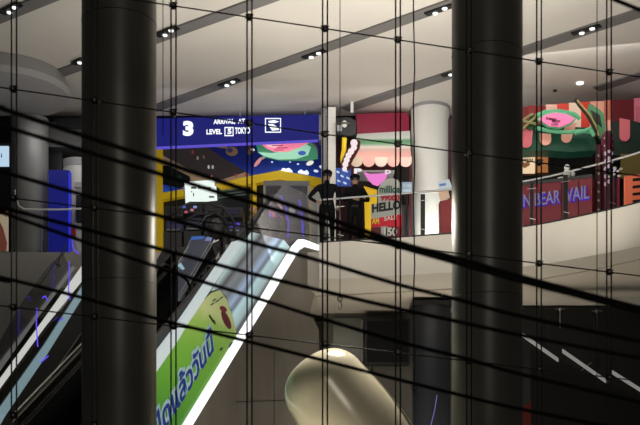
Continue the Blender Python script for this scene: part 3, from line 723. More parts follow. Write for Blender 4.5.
for i in range(4):
    face('reflected_stripe', AB, [(218, 187+i*3.2), (246, 184+i*3), (246, 185+i*3), (218, 188.2+i*3.2)], .03, M_glm(70, 85, 80, .5), arc, .05)  # greenish reflected glow, put in as pale emissive stripes
# lit white sign
ls = thing('lit_sign_board', 'tilted bright white lit sign board with small black marks', 'sign', P(201, 203, 26.3))
front('board', [(184.5, 182), (215.5, 179.5), (217, 199.5), (185.5, 203)], 27.7, .1, glow('sign_white', (.88, .97, .93), 1.05), ls)
for r_ in ((191, 186.5, 196, 188.5), (198, 186, 202, 188.5), (203, 187, 206, 189), (207, 187, 211, 189), (193, 193, 194, 196), (209, 196, 214, 197.5), (191, 191, 192, 192)):
    front('mark', R(*r_), 27.67, .03, mat('sign_mark', (.1, .12, .12), .5), ls)
# arcade machines
def machine(x0, x1, ytop, Y, label, col, scr, items=()):
    c = P((x0+x1)/2, 0, Y); wv = (x1-x0)*Y/F; h = ZD((HY-ytop)*Y/F)-DECK
    t = thing('arcade_machine', label, 'arcade machine', (c.x, Y, DECK))
    m = MB()
    prof = [(-.42, 0), (.42, 0), (.42, h), (-.15, h), (-.2, h-.25), (.0, h-.3), (-.1, h*.55), (-.42, h*.48)]
    m.prism([(c.x-wv/2, Y+a, DECK+b) for a, b in prof], (wv, 0, 0)); obj('cabinet', m, col, t)
    m = MB(); m.prism([(c.x-wv*.4, Y-.02, DECK+h-.34), (c.x+wv*.4, Y-.02, DECK+h-.34), (c.x+wv*.4, Y-.11, DECK+h*.57), (c.x-wv*.4, Y-.11, DECK+h*.57)], (0, -.02, 0)); obj('screen', m, scr, t)
    m = MB(); m.box((c.x, Y-.19, DECK+h-.12), (wv*.8, .04, .14)); obj('marquee', m, items[0] if items else M_grey, t)
    m = MB(); m.box((c.x, Y-.3, DECK+h*.53), (wv*.7, .16, .03)); obj('control_panel', m, M_metal, t)
    return t
cab = mat('cabinet_charcoal', (.03, .03, .034), .35)
machine(166, 184, 208, 25.6, 'dark arcade machine beside the left yellow post', cab, mat('screen_dim', (.03, .03, .06), .2, emit=(.01, .01, .03), es=1), [M_black])
machine(186, 203, 205, 25.7, 'dark arcade machine directly below the white lit sign board', cab, mat('screen_dim2', (.03, .03, .06), .2, emit=(.012, .012, .02), es=1), [CL(30, 36, 50)])
machine(206, 222, 206, 25.8, 'dark arcade machine with a grey screen right of the white lit sign', cab, mat('screen_dim3', (.03, .03, .06), .2, emit=(.014, .014, .014), es=1), [CL(40, 40, 42)])
machine(225, 243, 209, 25.6, 'dark arcade machine left of the second yellow post', cab, mat('screen_dim4', (.03, .03, .06), .2, emit=(.01, .01, .03), es=1), [CL(30, 26, 60)])
t = thing('toy_figure', 'small orange and yellow toy figure standing left of the second yellow post', 'toy', P(253, 232, 25.0))
m = MB(); c = P(253, 220, 25); m.ball(c, .09, .08, .2); obj('body', m, CL(150, 120, 45), t, True)
m = MB(); m.ball(c+Vector((0, 0, .26)), .08); obj('head', m, CL(190, 150, 120), t, True)
m = MB(); m.tube([c, c+Vector((0, 0, -.4)), Vector((c.x, c.y, DECK))], .05, 8); obj('stand', m, M_grey, t)
rg = thing('racing_game', 'dark arched racing game seat in front of the arcade machines', 'arcade machine', P(212, 250, 25.0))
m = MB()
for pts in ([(178, 208), (190, 203), (208, 203), (224, 208), (233, 220), (235, 240)], [(200, 225), (206, 216), (216, 213), (226, 220), (229, 236)], [(184, 222), (196, 214), (206, 214)]):
    m.tube([P(x, y, 25.0) for x, y in pts], .035, 8)
obj('hoop', m, mat('hoop_dark', (.03, .03, .033), .3, metal=.5), rg, True)
m = MB(); m.tube([P(235, 238, 25.0), Vector((P(235, 0, 25).x, 25.0, DECK))], .04, 8); m.tube([P(229, 234, 25.0), Vector((P(229, 0, 25).x, 25.0, DECK))], .04, 8); obj('leg', m, M_black, rg, True)
m = MB(); m.ball(P(216, 228, 25.05), .22, .2, .26, k=16, m=10); obj('seat', m, CL(48, 46, 48), rg, True)
for x, y, c_ in ((184, 207, (90, 100, 190)), (195, 207, (150, 160, 225)), (192, 210, (205, 120, 130)), (186, 212, (190, 90, 100)), (232, 226, (70, 60, 160)), (238, 224, (90, 70, 190))):
    m = MB(); m.ball(P(x, y, 24.95), .05, .03, .035, k=8, m=6); obj('indicator', m, glow('ind_%d' % x, s2l(*c_), .8), rg, True)
# claw machine behind the balustrade head
cm = thing('claw_machine', 'grey glass claw machine with pink toys at the top of the green-panelled escalator', 'arcade machine', P(288, 250, 25.3))
c = P(287, 0, 25.3)
m = MB(); m.box((c.x, 25.3, DECK+.4), (1.15, .8, .8)); obj('base', m, mat('machine_grey', (.10, .10, .11), .4), cm)
m = MB(); m.box((c.x, 25.3, DECK+1.82), (1.15, .8, .12)); obj('roof', m, mat('machine_grey2', (.14, .14, .15), .4), cm)
m = MB(); m.box((c.x, 25.68, DECK+1.28), (1.1, .04, .96)); obj('back_panel', m, mat('machine_back', (.10, .10, .12), .4, emit=s2l(62, 60, 68), es=.5), cm)
for sx in (-1, 1):
    for sy in (-1, 1):
        m = MB(); m.box((c.x+sx*.55, 25.3+sy*.37, DECK+1.28), (.05, .05, .96)); obj('corner_post', m, M_metal, cm)
for k, (x, y, cc) in enumerate(((272, 213, (215, 120, 160)), (279, 208, (235, 180, 190)), (284, 217, (180, 60, 130)), (292, 211, (190, 190, 195)), (300, 215, (110, 90, 170)), (275, 221, (200, 60, 150)))):
    m = MB(); m.ball(P(x, y, 25.25), .085, .085, .1, k=12, m=8); m.ball(P(x, y-4, 25.25), .055, k=10, m=6)
    tag(obj('plush_toy', m, mat('plush_%d' % k, s2l(*cc), .8, emit=s2l(*cc), es=.35), None, True), ['pink plush toy at the left in the claw machine', 'pale pink plush toy topmost in the claw machine', 'magenta plush toy in the middle of the claw machine', 'grey white plush toy in the claw machine', 'violet plush toy at the right in the claw machine', 'bright magenta plush toy lowest in the claw machine'][k], 'plush toy')

# ------------------------------------------------------------------ square white column and camera
t = thing('square_column', 'narrow white square column right of the blue sign', 'column', P(331, 250, 26.0))
c = P(331, 0, 26.1); m = MB(); m.box((c.x, 26.1, (DECK+CEIL)/2-.05), (.24, .24, CEIL-DECK-.12)); obj('shaft', m, mat('bright_white', (.8, .79, .76), .5, ), t)
m = MB(); m.box((c.x-.19, 26.15, (DECK+CEIL)/2-.05), (.12, .18, CEIL-DECK-.12)); obj('dark_side', m, M_grey, t)

# ------------------------------------------------------------------ red booth with scalloped awning
bt = thing('food_booth', 'crimson food booth with a striped awning ending in pink scallops', 'kiosk', P(385, 250, 26.2))
YB0 = 26.3
front('sign_board', [(356, 114), (406, 112.5), (409, 117), (409, 134), (358, 139)], YB0, .3, mat('crimson', s2l(120, 16, 48), .5, emit=s2l(120, 18, 48), es=.35), bt)
m = MB()
top = [P(x, 134-(x-357)*.06, YB0) for x in (357, 370, 383, 396, 410)]; mid = [P(x, 150, YB0-.55) for x in (354, 368, 382, 396, 410.5)]; bot = [P(x, 161, YB0-.8) for x in (350, 365.5, 381, 396.5, 412)]
for A_, B_ in ((top, mid), (mid, bot)):
    for i in range(4): m.prism([A_[i], A_[i+1], B_[i+1], B_[i]], (0, .03, 0))
zb = P(0, 161, YB0-.8).z; zt = P(0, 133, YB0).z
aw = ramp_mat('awning_stripes', 'z', [(0, s2l(245, 190, 175)), (.25, s2l(225, 165, 155)), (.38, s2l(205, 170, 160)), (.48, s2l(215, 205, 195)), (.6, s2l(110, 160, 120)), (.72, s2l(100, 145, 110)), (.8, s2l(195, 200, 190)), (1, s2l(190, 190, 185))], 1/(zt-zb), -zb/(zt-zb), emit=.35, distort=.0)
obj('awning', m, aw, bt)
M_sc = [mat('scallop_%d' % i, s2l(*c_), .6, emit=s2l(*c_), es=.35) for i, c_ in enumerate(((225, 200, 180), (235, 175, 165), (230, 210, 195), (240, 175, 165), (240, 195, 185)))]
for i in range(5):
    cx = 356.5+i*12.3
    front('scallop', [(cx-6.1, 157), (cx+6.1, 157)]+ell(cx, 161, 6.1, 5.5, 12, 0, math.pi), YB0-.84, .04, M_sc[i], bt)
front('lower_fascia', R(352, 164, 411, 178), YB0-.1, .1, mat('dark_crimson', s2l(70, 14, 26), .5), bt)
front('dark_patch', R(392, 164, 411, 186), YB0-.12, .02, M_black, bt)  # flat black patch below the awning's right end
front('inner_wall', R(350, 178, 411, 262), YB0+.3, .1, mat('booth_dark', s2l(40, 18, 22), .6), bt)
front('counter', R(366, 205, 411, 268), YB0-.3, .3, mat('booth_counter', s2l(50, 42, 44), .5), bt)
for x in (351, 409.5):
    front('post', R(x, 158, x+1.8, 268), YB0-.5, .05, CL(90, 30, 40), bt)
t = thing('pink_sign', 'glowing magenta heart-like sign with two white letters under the scalloped awning', 'sign', P(375, 180, 25.2))
front('face', [(364, 172), (370, 174), (381, 173.5), (388, 172), (386, 178), (382, 182), (378, 185.5), (373, 184), (368, 179)], 25.3, .06, glow('magenta_glow', s2l(245, 130, 215), 1), t)
stext('P', 354, 173.5, 362, 168.5, 25.25, glow('wlet', (.95, .9, .9), 1), t, .06)
stext('D', 385, 174, 391, 170, 25.25, glow('wlet2', (.9, .75, .8), 1), t, .06)
m = MB(); m.box((P(375, 0, 25.35).x, 25.8, P(0, 170, 25.3).z), (1.0, .82, .05)); obj('bracket', m, M_grey, t)
# marquee bulbs
mq = thing('marquee_frame', 'dark curved marquee frame studded with glowing round bulbs left of the booth', 'sign', P(350, 175, 25.6))
m = MB(); pth = [(355.5, 141), (355, 147), (352, 152), (349, 157), (346.5, 162), (345.5, 168)]
m.tube([P(x, y, 25.18) for x, y in pth], .13, 10); obj('frame', m, CL(70, 25, 20), mq, True)
for x, y, r in ((354, 143, .09), (354, 147.5, .075), (351, 151.5, .08), (348.5, 155.5, .075), (346.7, 160, .075), (345.3, 164.5, .075), (344.5, 169, .06)):
    m = MB(); m.ball(P(x, y, 25.02), r, k=12, m=8); obj('bulb', m, glow('bulb', (1, .82, .86), 1.0), mq, True)
m = MB(); m.tube([P(344.5, 137, 25.2), P(344, 150, 25.2), P(342, 160, 25.2), P(345, 168, 25.2)], .06, 8); obj('yellow_tube', m, M_yellow, mq, True)
t = thing('projector', 'dark projector hung from the ceiling right of the square white column', 'projector', P(345, 130, 25.6))
front('body', [(336, 118), (350, 117), (356, 121), (356, 134), (350, 136), (337, 134)], 25.7, .4, M_black, t)
m = MB(); q = P(344.5, 124, 25.66); m.ball(q, .07, .05, .09, k=12, m=8); obj('lens', m, glow('lens_glow', s2l(225, 220, 215), 1), t, True)
m = MB(); m.lathe((q.x, 25.69, q.z-.0), [(.14, -.02), (.14, .02)], 16); obj('ring', m, CL(90, 90, 80), t)
front('side_panel', R(337, 125, 342, 131), 25.66, .04, M_grey, t)
m = MB(); q = P(352, 0, 25.9); m.box((q.x, 25.9, CEIL-.15), (.07, .07, .28)); obj('bracket', m, M_white, t)
t = tag(front('crimson_backdrop', R(335, 136, 362, 262), 26.9, .1, mat('backdrop', s2l(62, 14, 22), .6)), 'dark crimson wall behind the glowing marquee bulbs', 'wall panel')
bp = thing('patterned_banner', 'small blue and white patterned banner behind the two people', 'banner', P(344, 182, 26.2))
front('cloth', R(336, 168, 351, 186), 26.2, .03, M_glm(45, 75, 150, .6), bp)
for x, y in ((338, 172), (342, 176), (346, 171), (348, 178), (339, 181), (345, 183)): front('wave', ell(x, y, 2.2, 1, 8, ang=.5), 26.18, .01, M_glm(180, 195, 220, .6), bp)
t = tag(front('yellow_board', [(364, 186), (377, 190), (377, 262), (366, 262)], 25.9, .05, M_yellow), 'bright yellow vertical panel between the right person and the banner stand', 'panel')
t = tag(front('pale_board', R(311, 188, 322, 262), 25.6, .05, mat('panel_white', s2l(150, 150, 148), .6)), 'pale grey panel behind the left person', 'panel')

# ------------------------------------------------------------------ banner stand
bs = thing('banner_stand', 'printed banner stand reading HELLO 150 in front of the crimson booth', 'banner', P(390, 262, 24.6))
YN = 24.6
front('panel', [(371, 204), (378, 204), (378, 190), (381, 183), (386, 179), (392, 178), (398, 180), (401, 185), (402, 262), (371, 262)], YN, .03, mat('banner_grey', s2l(150, 150, 146), .6, emit=s2l(150, 150, 146), es=.3), bs)
front('red_band', [(371, 219), (402, 214), (402, 227), (384, 226), (371, 228)], YN-.02, .02, mat('banner_red', s2l(175, 25, 45), .6, emit=s2l(175, 25, 45), es=.3), bs)
front('dark_band', R(371, 227, 381, 262), YN-.02, .02, CL(90, 20, 35), bs)
front('dark_band', [(388, 226), (402, 226), (402, 262), (388, 262)], YN-.015, .015, CL(130, 20, 40), bs)
stext('millioa', 379.5, 193, 400, 185.5, YN-.02, CL(30, 80, 60), bs, .03)
stext('99000', 380.5, 201, 399.5, 195, YN-.02, CL(165, 25, 45), bs, .05)
stext('HELLO', 372, 213, 401, 204, YN-.02, CL(16, 16, 18), bs, .05, slope=.1)
stext('SALE', 384, 221, 397, 217, YN-.045, CL(215, 200, 200), bs, .02, slope=.05)
stext('150', 384, 236, 397, 227.5, YN-.045, CL(215, 210, 210), bs, .04)
stext('150', 384.4, 236, 397.4, 227.5, YN-.03, CL(20, 20, 22), bs, .1)
stext('AM', 372, 224, 379, 218, YN-.04, CL(235, 200, 60), bs, .04)
front('foot', R(376, 262, 398, 266), YN-.1, .25, M_black, bs)
t = thing('small_display', 'small blue and white display beside the banner stand', 'sign', P(407, 192, 25.0))
front('board', R(402, 182, 412, 193), 25.0, .04, M_glm(130, 150, 170, .6), t)
for r_ in ((403, 184, 406, 187), (407, 184, 411, 187), (403, 189, 411, 191)): front('mark', R(*r_), 24.98, .02, CL(190, 205, 220), t)
m = MB(); q = P(407, 193, 25.02); m.box((q.x, 25.03, (q.z+DECK)/2), (.05, .05, q.z-DECK)); obj('stand', m, M_black, t)

# ------------------------------------------------------------------ white round column and leaflet stand
rcol('round_column', 411, 449, 26.35, mat('white_column', (.66, .66, .64), .45), 'white round column right of the banner stand, brightly lit at its base', cap=.08)
t = thing('leaflet_stand', 'dark red leaflet stand with pale blue leaflets beside the white column', 'stand', P(445, 240, 23.9))
front('body', [(440, 201), (455, 198), (455, 250), (441, 252)], 23.9, .3, CL(140, 55, 62), t)
front('leaflet', [(437, 182), (449, 179), (453, 189), (440, 192)], 23.85, .02, CL(200, 215, 230), t)
front('leaflet', [(438, 190), (448, 189), (450, 198), (440, 200)], 23.85, .02, CL(225, 190, 170), t)
front('leaflet', [(439, 184), (446, 183), (446, 185), (440, 186)], 23.83, .02, CL(90, 130, 190), t)
front('dark_edge', R(448.5, 118, 456, 262), 24.1, .1, mat('post_maroon', s2l(50, 20, 24), .5), t)

# ------------------------------------------------------------------ watermelon kiosk at the right
kk = thing('dessert_kiosk', 'watermelon themed kiosk with red and white stripes and green awning', 'kiosk', P(575, 240, 24))
for i, (x0, x1, c_) in enumerate(((515, 528, (110, 30, 35)), (528, 546, (130, 40, 42)), (546, 557, (240, 190, 175)), (557, 569, (225, 75, 60)), (569, 581, (245, 215, 195)), (581, 590, (215, 60, 50)), (590, 604, (235, 165, 145)), (604, 612, (200, 110, 90)), (612, 634, (95, 18, 28)), (634, 660, (200, 110, 130)))):
    front('stripe', R(x0, 106-(x0-522)*.07, x1, 135), 24.8, .15, mat('stripe_%d' % i, s2l(*c_), .6, emit=s2l(*c_), es=.2), kk)
front('dark_opening', R(515, 130, 660, 262), 25.0, .05, mat('kiosk_dark', (.008, .009, .01), .5), kk)
gdark = mat('awning_green', s2l(22, 66, 50), .5, emit=s2l(22, 66, 50), es=.2)
front('awning', [(515, 128), (530, 124), (560, 126), (592, 128), (597, 146), (597, 150), (570, 152), (545, 150), (515, 152)], 24.2, .5, gdark, kk)
front('awning', [(603, 124), (622, 120), (660, 124), (660, 160), (603, 154)], 24.2, .5, mat('awning_green_dark', s2l(14, 40, 32), .5), kk)
pk = mat('tongue_pink', s2l(235, 165, 150), .5, emit=s2l(235, 165, 150), es=.2)
pk2 = mat('tongue_rose', s2l(190, 95, 105), .5, emit=s2l(190, 95, 105), es=.2)
for pts, mm in (([(519, 128), (533, 130), (532, 140)]+ell(526.5, 142, 5.5, 5.5, 10, 0, math.pi)+[(520, 136)], pk2), ([(540, 133), (551, 134)]+ell(545.8, 139.5, 5.6, 5.4, 10, 0, math.pi), pk), ([(566, 126), (577, 122), (573, 134)]+ell(566.8, 137, 5.2, 5.2, 10, 0, math.pi)+[(562, 132)], pk), ([(606, 120), (611, 120), (612, 132)]+ell(608.5, 133, 3.4, 4, 8, 0, math.pi), pk), ([(620, 118), (630, 120), (630, 134)]+ell(625, 136, 5, 5, 8, 0, math.pi), pk2), ([(636, 106), (650, 108), (650, 122), (638, 122)], mat('rose', s2l(190, 100, 120), .5))):
    front('awning_tongue', pts, 24.15, .05, mm, kk)
lg = mat('light_green', s2l(95, 165, 125), .45, emit=s2l(95, 165, 125), es=.2)
m = MB()
for pts in ([(536, 128), (550, 131), (568, 132.5), (580, 131), (592, 132)], [(536, 116), (545, 112), (560, 111), (574, 114), (580, 119)]): m.tube([P(x, y, 24.0) for x, y in pts], .05, 8)
obj('curved_trim', m, lg, kk, True)
m = MB()
for pts in ([(518, 126), (526, 118), (533, 114)], [(520, 132), (530, 122), (536, 117)], [(519, 120), (527, 122), (536, 124)]): m.tube([P(x, y, 24.05) for x, y in pts], .035, 8)
obj('leaf_stem', m, CL(130, 125, 85), kk, True)
front('leaf_cluster', [(524, 126), (531, 116), (538, 118), (537, 127), (530, 130)], 24.1, .04, CL(25, 70, 35), kk)
front('tent_frame', [(590, 103), (600, 110), (604, 114), (606, 135), (601, 138), (596, 130), (592, 119), (587, 116), (588, 108)], 24.0, .1, mat('tent_green', s2l(70, 130, 90), .5, emit=s2l(70, 130, 90), es=.15), kk)
front('tent_gap', [(591, 110), (600, 115), (602, 127), (594, 119)], 23.97, .03, CL(35, 35, 30), kk)
m = MB()
m.tube([P(x, y, 23.9) for x, y in ((575, 99), (580, 106), (588, 115), (593, 125), (597, 137))], .045, 8); obj('curved_bar', m, mat('bar_dark', s2l(30, 18, 16), .5), kk, True)
m = MB(); m.tube([P(x, y, 23.85) for x, y in ((577, 100), (583, 107), (590, 115), (596, 126), (599, 136))], .018, 8); obj('curved_bar', m, CL(170, 150, 90), kk, True)
m = MB(); m.tube([P(575, 133, 23.9), P(585, 131, 23.9), P(590, 128, 23.9), P(594, 136, 23.9)], .05, 8); obj('green_pipe', m, lg, kk, True)
ps = thing('leaf_sign', 'pink oval sign with small dark lettering and green rim on the right kiosk', 'sign', P(558, 119, 23.9))
front('rim', [(537, 119), (543, 114), (553, 111), (566, 112), (577, 118), (572, 124), (560, 128.5), (548, 127)], 23.9, .06, lg, ps)
front('face', [(539, 119), (545, 115), (555, 112.6), (566, 114), (575, 118.5), (570, 123), (560, 127), (550, 126)], 23.87, .04, mat('sign_pink', s2l(235, 115, 165), .5, emit=s2l(225, 105, 155), es=.4), ps)
stext('SUMMER', 546, 119.3, 557, 116.8, 23.86, CL(70, 20, 40), ps, .02, slope=-.05)
stext('MELON', 552, 122.5, 560, 120, 23.86, CL(70, 20, 40), ps, .02)
stext('CAFE', 551, 125.3, 558, 123.5, 23.86, CL(70, 20, 40), ps, .02)
lb = thing('menu_lightbox', 'warm lit menu box under the green awning beside the middle dark column', 'sign', P(535, 175, 24.2))
front('case', R(515, 151, 550, 175), 24.8, .1, CL(60, 35, 20), lb)
front('lit_picture', R(517, 153, 535, 173), 24.75, .05, glow('menu_cream', s2l(245, 215, 175), 1), lb)
front('lit_picture', R(536, 153, 548, 172), 24.75, .05, mat('menu_brown', s2l(150, 100, 60), .5, emit=s2l(150, 95, 55), es=.8), lb)
front('mark', [(521, 160), (525, 163), (529, 160), (530, 165), (525, 168), (521, 166)], 24.73, .02, CL(190, 130, 100), lb)
stext('menu', 519, 161, 533, 158.5, 24.72, CL(90, 60, 50), lb, .02)
# counter following the balcony
ct = thing('kiosk_counter', 'long dark maroon kiosk counter with violet lit lettering behind the railing', 'counter', P(555, 240, 23))
def CT(px, py, off=0):
    a = P(515, 0, 23.35); b = P(592, 0, 22.1); return Q(px, py, (a.x, 23.35+off, b.x-a.x, 22.1-23.35))
m = MB(); m.prism([CT(512, 186), CT(592, 176), CT(592, 240), CT(512, 240)], (.25, .45, 0)); obj('front_panel', m, mat('maroon', s2l(125, 48, 58), .45), ct)
m = MB(); m.prism([CT(512, 184, -.04), CT(592, 174, -.04), CT(592, 177, -.04), CT(512, 187, -.04)], (.3, .55, 0)); obj('counter_top', m, CL(60, 60, 62), ct)
m = MB()
for x in (540, 561, 578): m.prism([CT(x, 188-(x-522)*.13, -.01), CT(x+.8, 188-(x-522)*.13, -.01), CT(x+.8, 240, -.01), CT(x, 240, -.01)], (0, .01, 0))
obj('panel_joint', m, CL(45, 15, 20), ct)
def ctext(s, x0, y0b, x1, y1b, hpx, mt, off, bold):
    a = CT(x0, y0b, off); b = CT(x1, y1b, off); return text('lettering', s, a, b-a, (0, 0, 1), (b-a).length, hpx*22.6/F, mt, ct, .04, bold)
v1 = mat('letter_grey', s2l(125, 120, 150), .5, emit=s2l(125, 120, 150), es=.25); v2 = glow('letter_violet', s2l(85, 50, 215), .7)
ctext('IN BEAR', 522, 208.5, 561, 203.8, 12.5, v2, -.03, .03); ctext('VAIL', 567, 203.5, 590, 199.5, 13, v2, -.03, .03)
ctext('IN BEAR', 521.5, 207.3, 560.5, 202.6, 12.5, v1, -.09, -.005); ctext('VAIL', 566.5, 202.3, 589.5, 198.3, 13, v1, -.09, -.005)
t = thing('doll', 'small white doll figure standing on the kiosk counter', 'figurine', P(567, 180, 22.8))
for nm, a_, r_ in (('head', (567, 167.5), (.07, .06, .07)), ('body', (567, 174), (.085, .07, .11)), ('arm', (562, 178), (.10, .03, .03)), ('arm', (573, 174), (.05, .03, .06))):
    m = MB(); m.ball(P(*a_, 22.8), *r_, k=12, m=8); obj(nm, m, mat('doll_white', (.7, .7, .7), .5), t, True)
t = thing('totem_post', 'patterned purple and white decorative post right of the kiosk counter', 'post', P(608, 205, 22.4))
c = P(607.5, 0, 22.3)
m = MB(); m.lathe((c.x, 22.3, DECK), [(.11, 0), (.11, 1.7), (.14, 1.75), (.14, 2.1), (.08, 2.2)], 20); obj('shaft', m, mat('totem_maroon', s2l(85, 22, 45), .4), t, True)
for i in range(7):
    for j, dx in enumerate((-.07, 0, .07)):
        m = MB(); m.ball((c.x+dx, 22.18+abs(dx)*.4, DECK+1.0+i*.17+.05*(j % 2)), .035, .02, .05, k=8, m=6); obj('pattern', m, mat('pattern_white', s2l(200, 190, 215), .5), t, True)
m = MB(); m.ball((c.x+.06, 22.08, DECK+1.28), .055, k=10, m=8); obj('lamp', m, glow('violet_lamp', s2l(205, 195, 255), 1.2), t, True)
m = MB(); m.box((c.x+.12, 22.1, DECK+.55), (.16, .05, 1.1)); obj('magenta_board', m, CL(150, 50, 90), t)
t = thing('lattice_post', 'thin pale patterned post beside the purple totem', 'post', P(598, 210, 22.4))
m = MB(); q = P(598, 0, 22.3); m.box((q.x, 22.3, DECK+.95), (.09, .06, 1.9)); obj('board', m, CL(85, 40, 50), t)
for i in range(8):
    m = MB(); m.ball((q.x, 22.26, DECK+.25+i*.2), .035, .02, .03, k=8, m=6); obj('pattern', m, CL(150, 145, 140), t, True)
t = thing('white_flowers', 'small bunch of white paper flowers beside the purple totem', 'decoration', P(617, 172, 22.3))
for i, (x, y) in enumerate(((611, 170), (615, 168), (618, 171), (621, 169), (614, 174), (619, 176), (610, 177))):
    m = MB(); m.ball(P(x, y, 22.0), .04, .03, .03, k=8, m=6); obj('blossom', m, CL(205, 200, 195), t, True)
m = MB(); m.tube([P(615, 175, 22.05), Vector((P(615, 175, 22.05).x, 22.05, DECK))], .03, 8); obj('stem', m, M_black, t)
t = thing('orange_panel', 'coral orange panel with four dark slots at the right edge', 'panel', P(635, 205, 21.6))
front('board', [(625, 176), (660, 172), (660, 240), (625, 240)], 21.5, .08, mat('coral', s2l(235, 118, 88), .5, emit=s2l(235, 118, 88), es=.15), t)
for i in range(4): front('slot', [(633, 178.5+i*7.2), (660, 175.5+i*7.2), (660, 178.5+i*7.2), (633, 181+i*7.2)], 21.47, .04, M_black, t)
t = tag(front('yellow_back_panel', R(621, 154, 660, 178), 24.1, .05, CL(110, 95, 50)), 'dim olive yellow panel above the coral orange panel', 'panel')

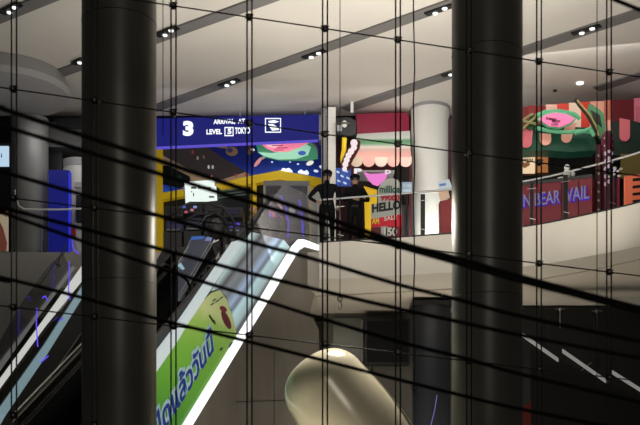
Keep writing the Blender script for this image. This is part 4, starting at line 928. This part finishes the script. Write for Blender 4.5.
# ------------------------------------------------------------------ two people at the railing
def person(name, label, px, Y, H, pose, cols, capname):
    base = Vector((P(px, 0, Y).x, Y, DECK)); t = thing(name, label, 'person', base)
    s = H/1.75
    V = {}; E = []; R_ = []
    pts = []
    def add(n, p, r, par=None):
        V[n] = len(pts); pts.append(Vector((p[0]*1.06, p[1], p[2]))*s); R_.append(r*s*(1.0 if n[0] in 'fgt' else 1.1))
        if par: E.append((V[par], V[n]))
    add('pel', (0, 0, .95), .145); add('waist', (0, 0, 1.1), .125, 'pel'); add('chest', (0, 0, 1.3), .155, 'waist'); add('neck0', (0, 0, 1.46), .075, 'chest')
    add('neck', (0, -.01, 1.52), .055, 'neck0'); add('jaw', (0, -.03, 1.57), .07, 'neck'); add('head', (0, -.02, 1.65), .088, 'jaw'); add('crown', (0, -.01, 1.71), .07, 'head')
    for sd, S in (('l', -1), ('r', 1)):
        add('hip'+sd, (S*.10, 0, .88), .095, 'pel'); add('knee'+sd, (S*.11, -.02, .5), .062, 'hip'+sd); add('ank'+sd, (S*.12, .02, .09), .042, 'knee'+sd); add('toe'+sd, (S*.13, -.15, .04), .036, 'ank'+sd)
        sh, el, wr, hd = pose[sd]
        add('sh'+sd, (S*.19, 0, 1.40), .068, 'chest'); add('el'+sd, el, .045, 'sh'+sd); add('wr'+sd, wr, .03, 'el'+sd); add('hd'+sd, hd, .034, 'wr'+sd)
        d = (Vector(hd)-Vector(wr)).normalized(); pr = d.cross(Vector((0, 1, 0))).normalized() if abs(d.y) < .9 else Vector((1, 0, 0))
        for k in range(4):
            b = Vector(hd)+pr*(k-1.5)*.02
            add('f%d%s' % (k, sd), b+d*.035+Vector((0, -.005, -.004)), .0095, 'hd'+sd); add('g%d%s' % (k, sd), b+d*(.06+.008*(k in (1, 2)))+Vector((0, -.012, -.014)), .008, 'f%d%s' % (k, sd))
        add('th'+sd, Vector(wr)+d*.03-pr*.04, .011, 'hd'+sd)
    me = bpy.data.meshes.new('body'); me.from_pydata([tuple(base+p) for p in pts], E, [])
    o = bpy.data.objects.new('body', me); COL.objects.link(o)
    md = o.modifiers.new('s', 'SKIN'); sk = me.skin_vertices[0].data
    for i, r in enumerate(R_): sk[i].radius = (r, r*.8 if i in (V['chest'], V['pel'], V['waist']) else r)
    sk[V['pel']].use_root = True
    md2 = o.modifiers.new('d', 'SUBSURF'); md2.levels = 2; md2.render_levels = 2
    dg = bpy.context.evaluated_depsgraph_get(); dg.update()
    nm = bpy.data.meshes.new_from_object(o.evaluated_get(dg)); o.modifiers.clear(); o.data = nm
    nm.materials.clear()
    for c_ in cols: nm.materials.append(c_)
    hands = [base+pts[V['hdl']], base+pts[V['hdr']]]
    for p in nm.polygons:
        z = (p.center.z-DECK)/s
        i = 1
        if z > 1.53: i = 0
        elif any((p.center-h).length < .075*s for h in hands): i = 0
        elif z < .10: i = 3
        elif z < .98 and abs(p.center.x-base.x) < .24*s: i = 2
        p.material_index = i; p.use_smooth = True
    setparent(o, t)
    hc = base+Vector((0, -.02, 1.655))*s
    m = MB(); m.ball(hc+Vector((0, -.095, -.015))*s, .014*s, .02*s, .024*s, k=10, m=6); obj('nose', m, cols[0], t, True)
    for S in (-1, 1):
        m = MB(); m.ball(hc+Vector((S*.092, .01, -.01))*s, .014*s, .02*s, .03*s, k=10, m=6); obj('ear', m, cols[0], t, True)
        m = MB(); m.ball(hc+Vector((S*.035, -.083, .012))*s, .012*s, .008*s, .008*s, k=8, m=6); obj('eye', m, M_black, t, True)
    m = MB(); m.ball(hc+Vector((0, -.085, -.05))*s, .026*s, .008*s, .006*s, k=8, m=6); obj('mouth', m, CL(90, 45, 40), t, True)
    m = MB(); m.ball(hc+Vector((0, .012, .035))*s, .118*s, .122*s, .10*s, k=24, m=14)
    obj('hair', m, M_black, t, True)
    m = MB(); m.ball(hc+Vector((0, .0, .06))*s, .126*s, .128*s, .08*s, k=24, m=14)
    if capname == 'cap': m.prism([hc+Vector((a, b, .045))*s for a, b in ((-.08, -.08), (.08, -.08), (.065, -.17), (0, -.19), (-.065, -.17))], (0, 0, .012))
    obj('cap', m, cols[1], t, True)
    m = MB(); m.lathe((base.x, base.y, base.z+.965*s), [(.155*s, 0), (.155*s, .045*s)], 24)
    m.v = [(x, base.y+(y-base.y)*.8, z) for x, y, z in m.v]
    obj('belt', m, M_black, t)
    return t
skin = mat('skin', (.22, .13, .09), .5); shirt = mat('dark_shirt', (.005, .005, .007), .9, spec=.1); trous = mat('dark_trousers', (.004, .004, .005), .9, spec=.1); shoe = mat('shoe', (.01, .01, .01), .4)
person('person', 'person in dark clothes and cap standing at the railing with one hand on the hip', 327, 23.92, 1.80,
       {'l': ((0,)*3, (-.40, .0, 1.16), (-.24, -.13, 1.02), (-.17, -.16, 1.0)), 'r': ((0,)*3, (.29, -.02, 1.13), (.24, -.12, .93), (.22, -.16, .86))}, (skin, shirt, trous, shoe), 'cap')
shirt2 = mat('black_jacket', (.004, .004, .005), .9, spec=.1)
person('person', 'person in a black jacket and cap at the railing, arms folded in front', 355, 23.92, 1.70,
       {'l': ((0,)*3, (-.28, -.03, 1.14), (-.08, -.20, 1.14), (.0, -.21, 1.16)), 'r': ((0,)*3, (.32, -.03, 1.13), (.10, -.24, 1.10), (.03, -.25, 1.12))}, (skin, shirt2, trous, shoe), 'cap')
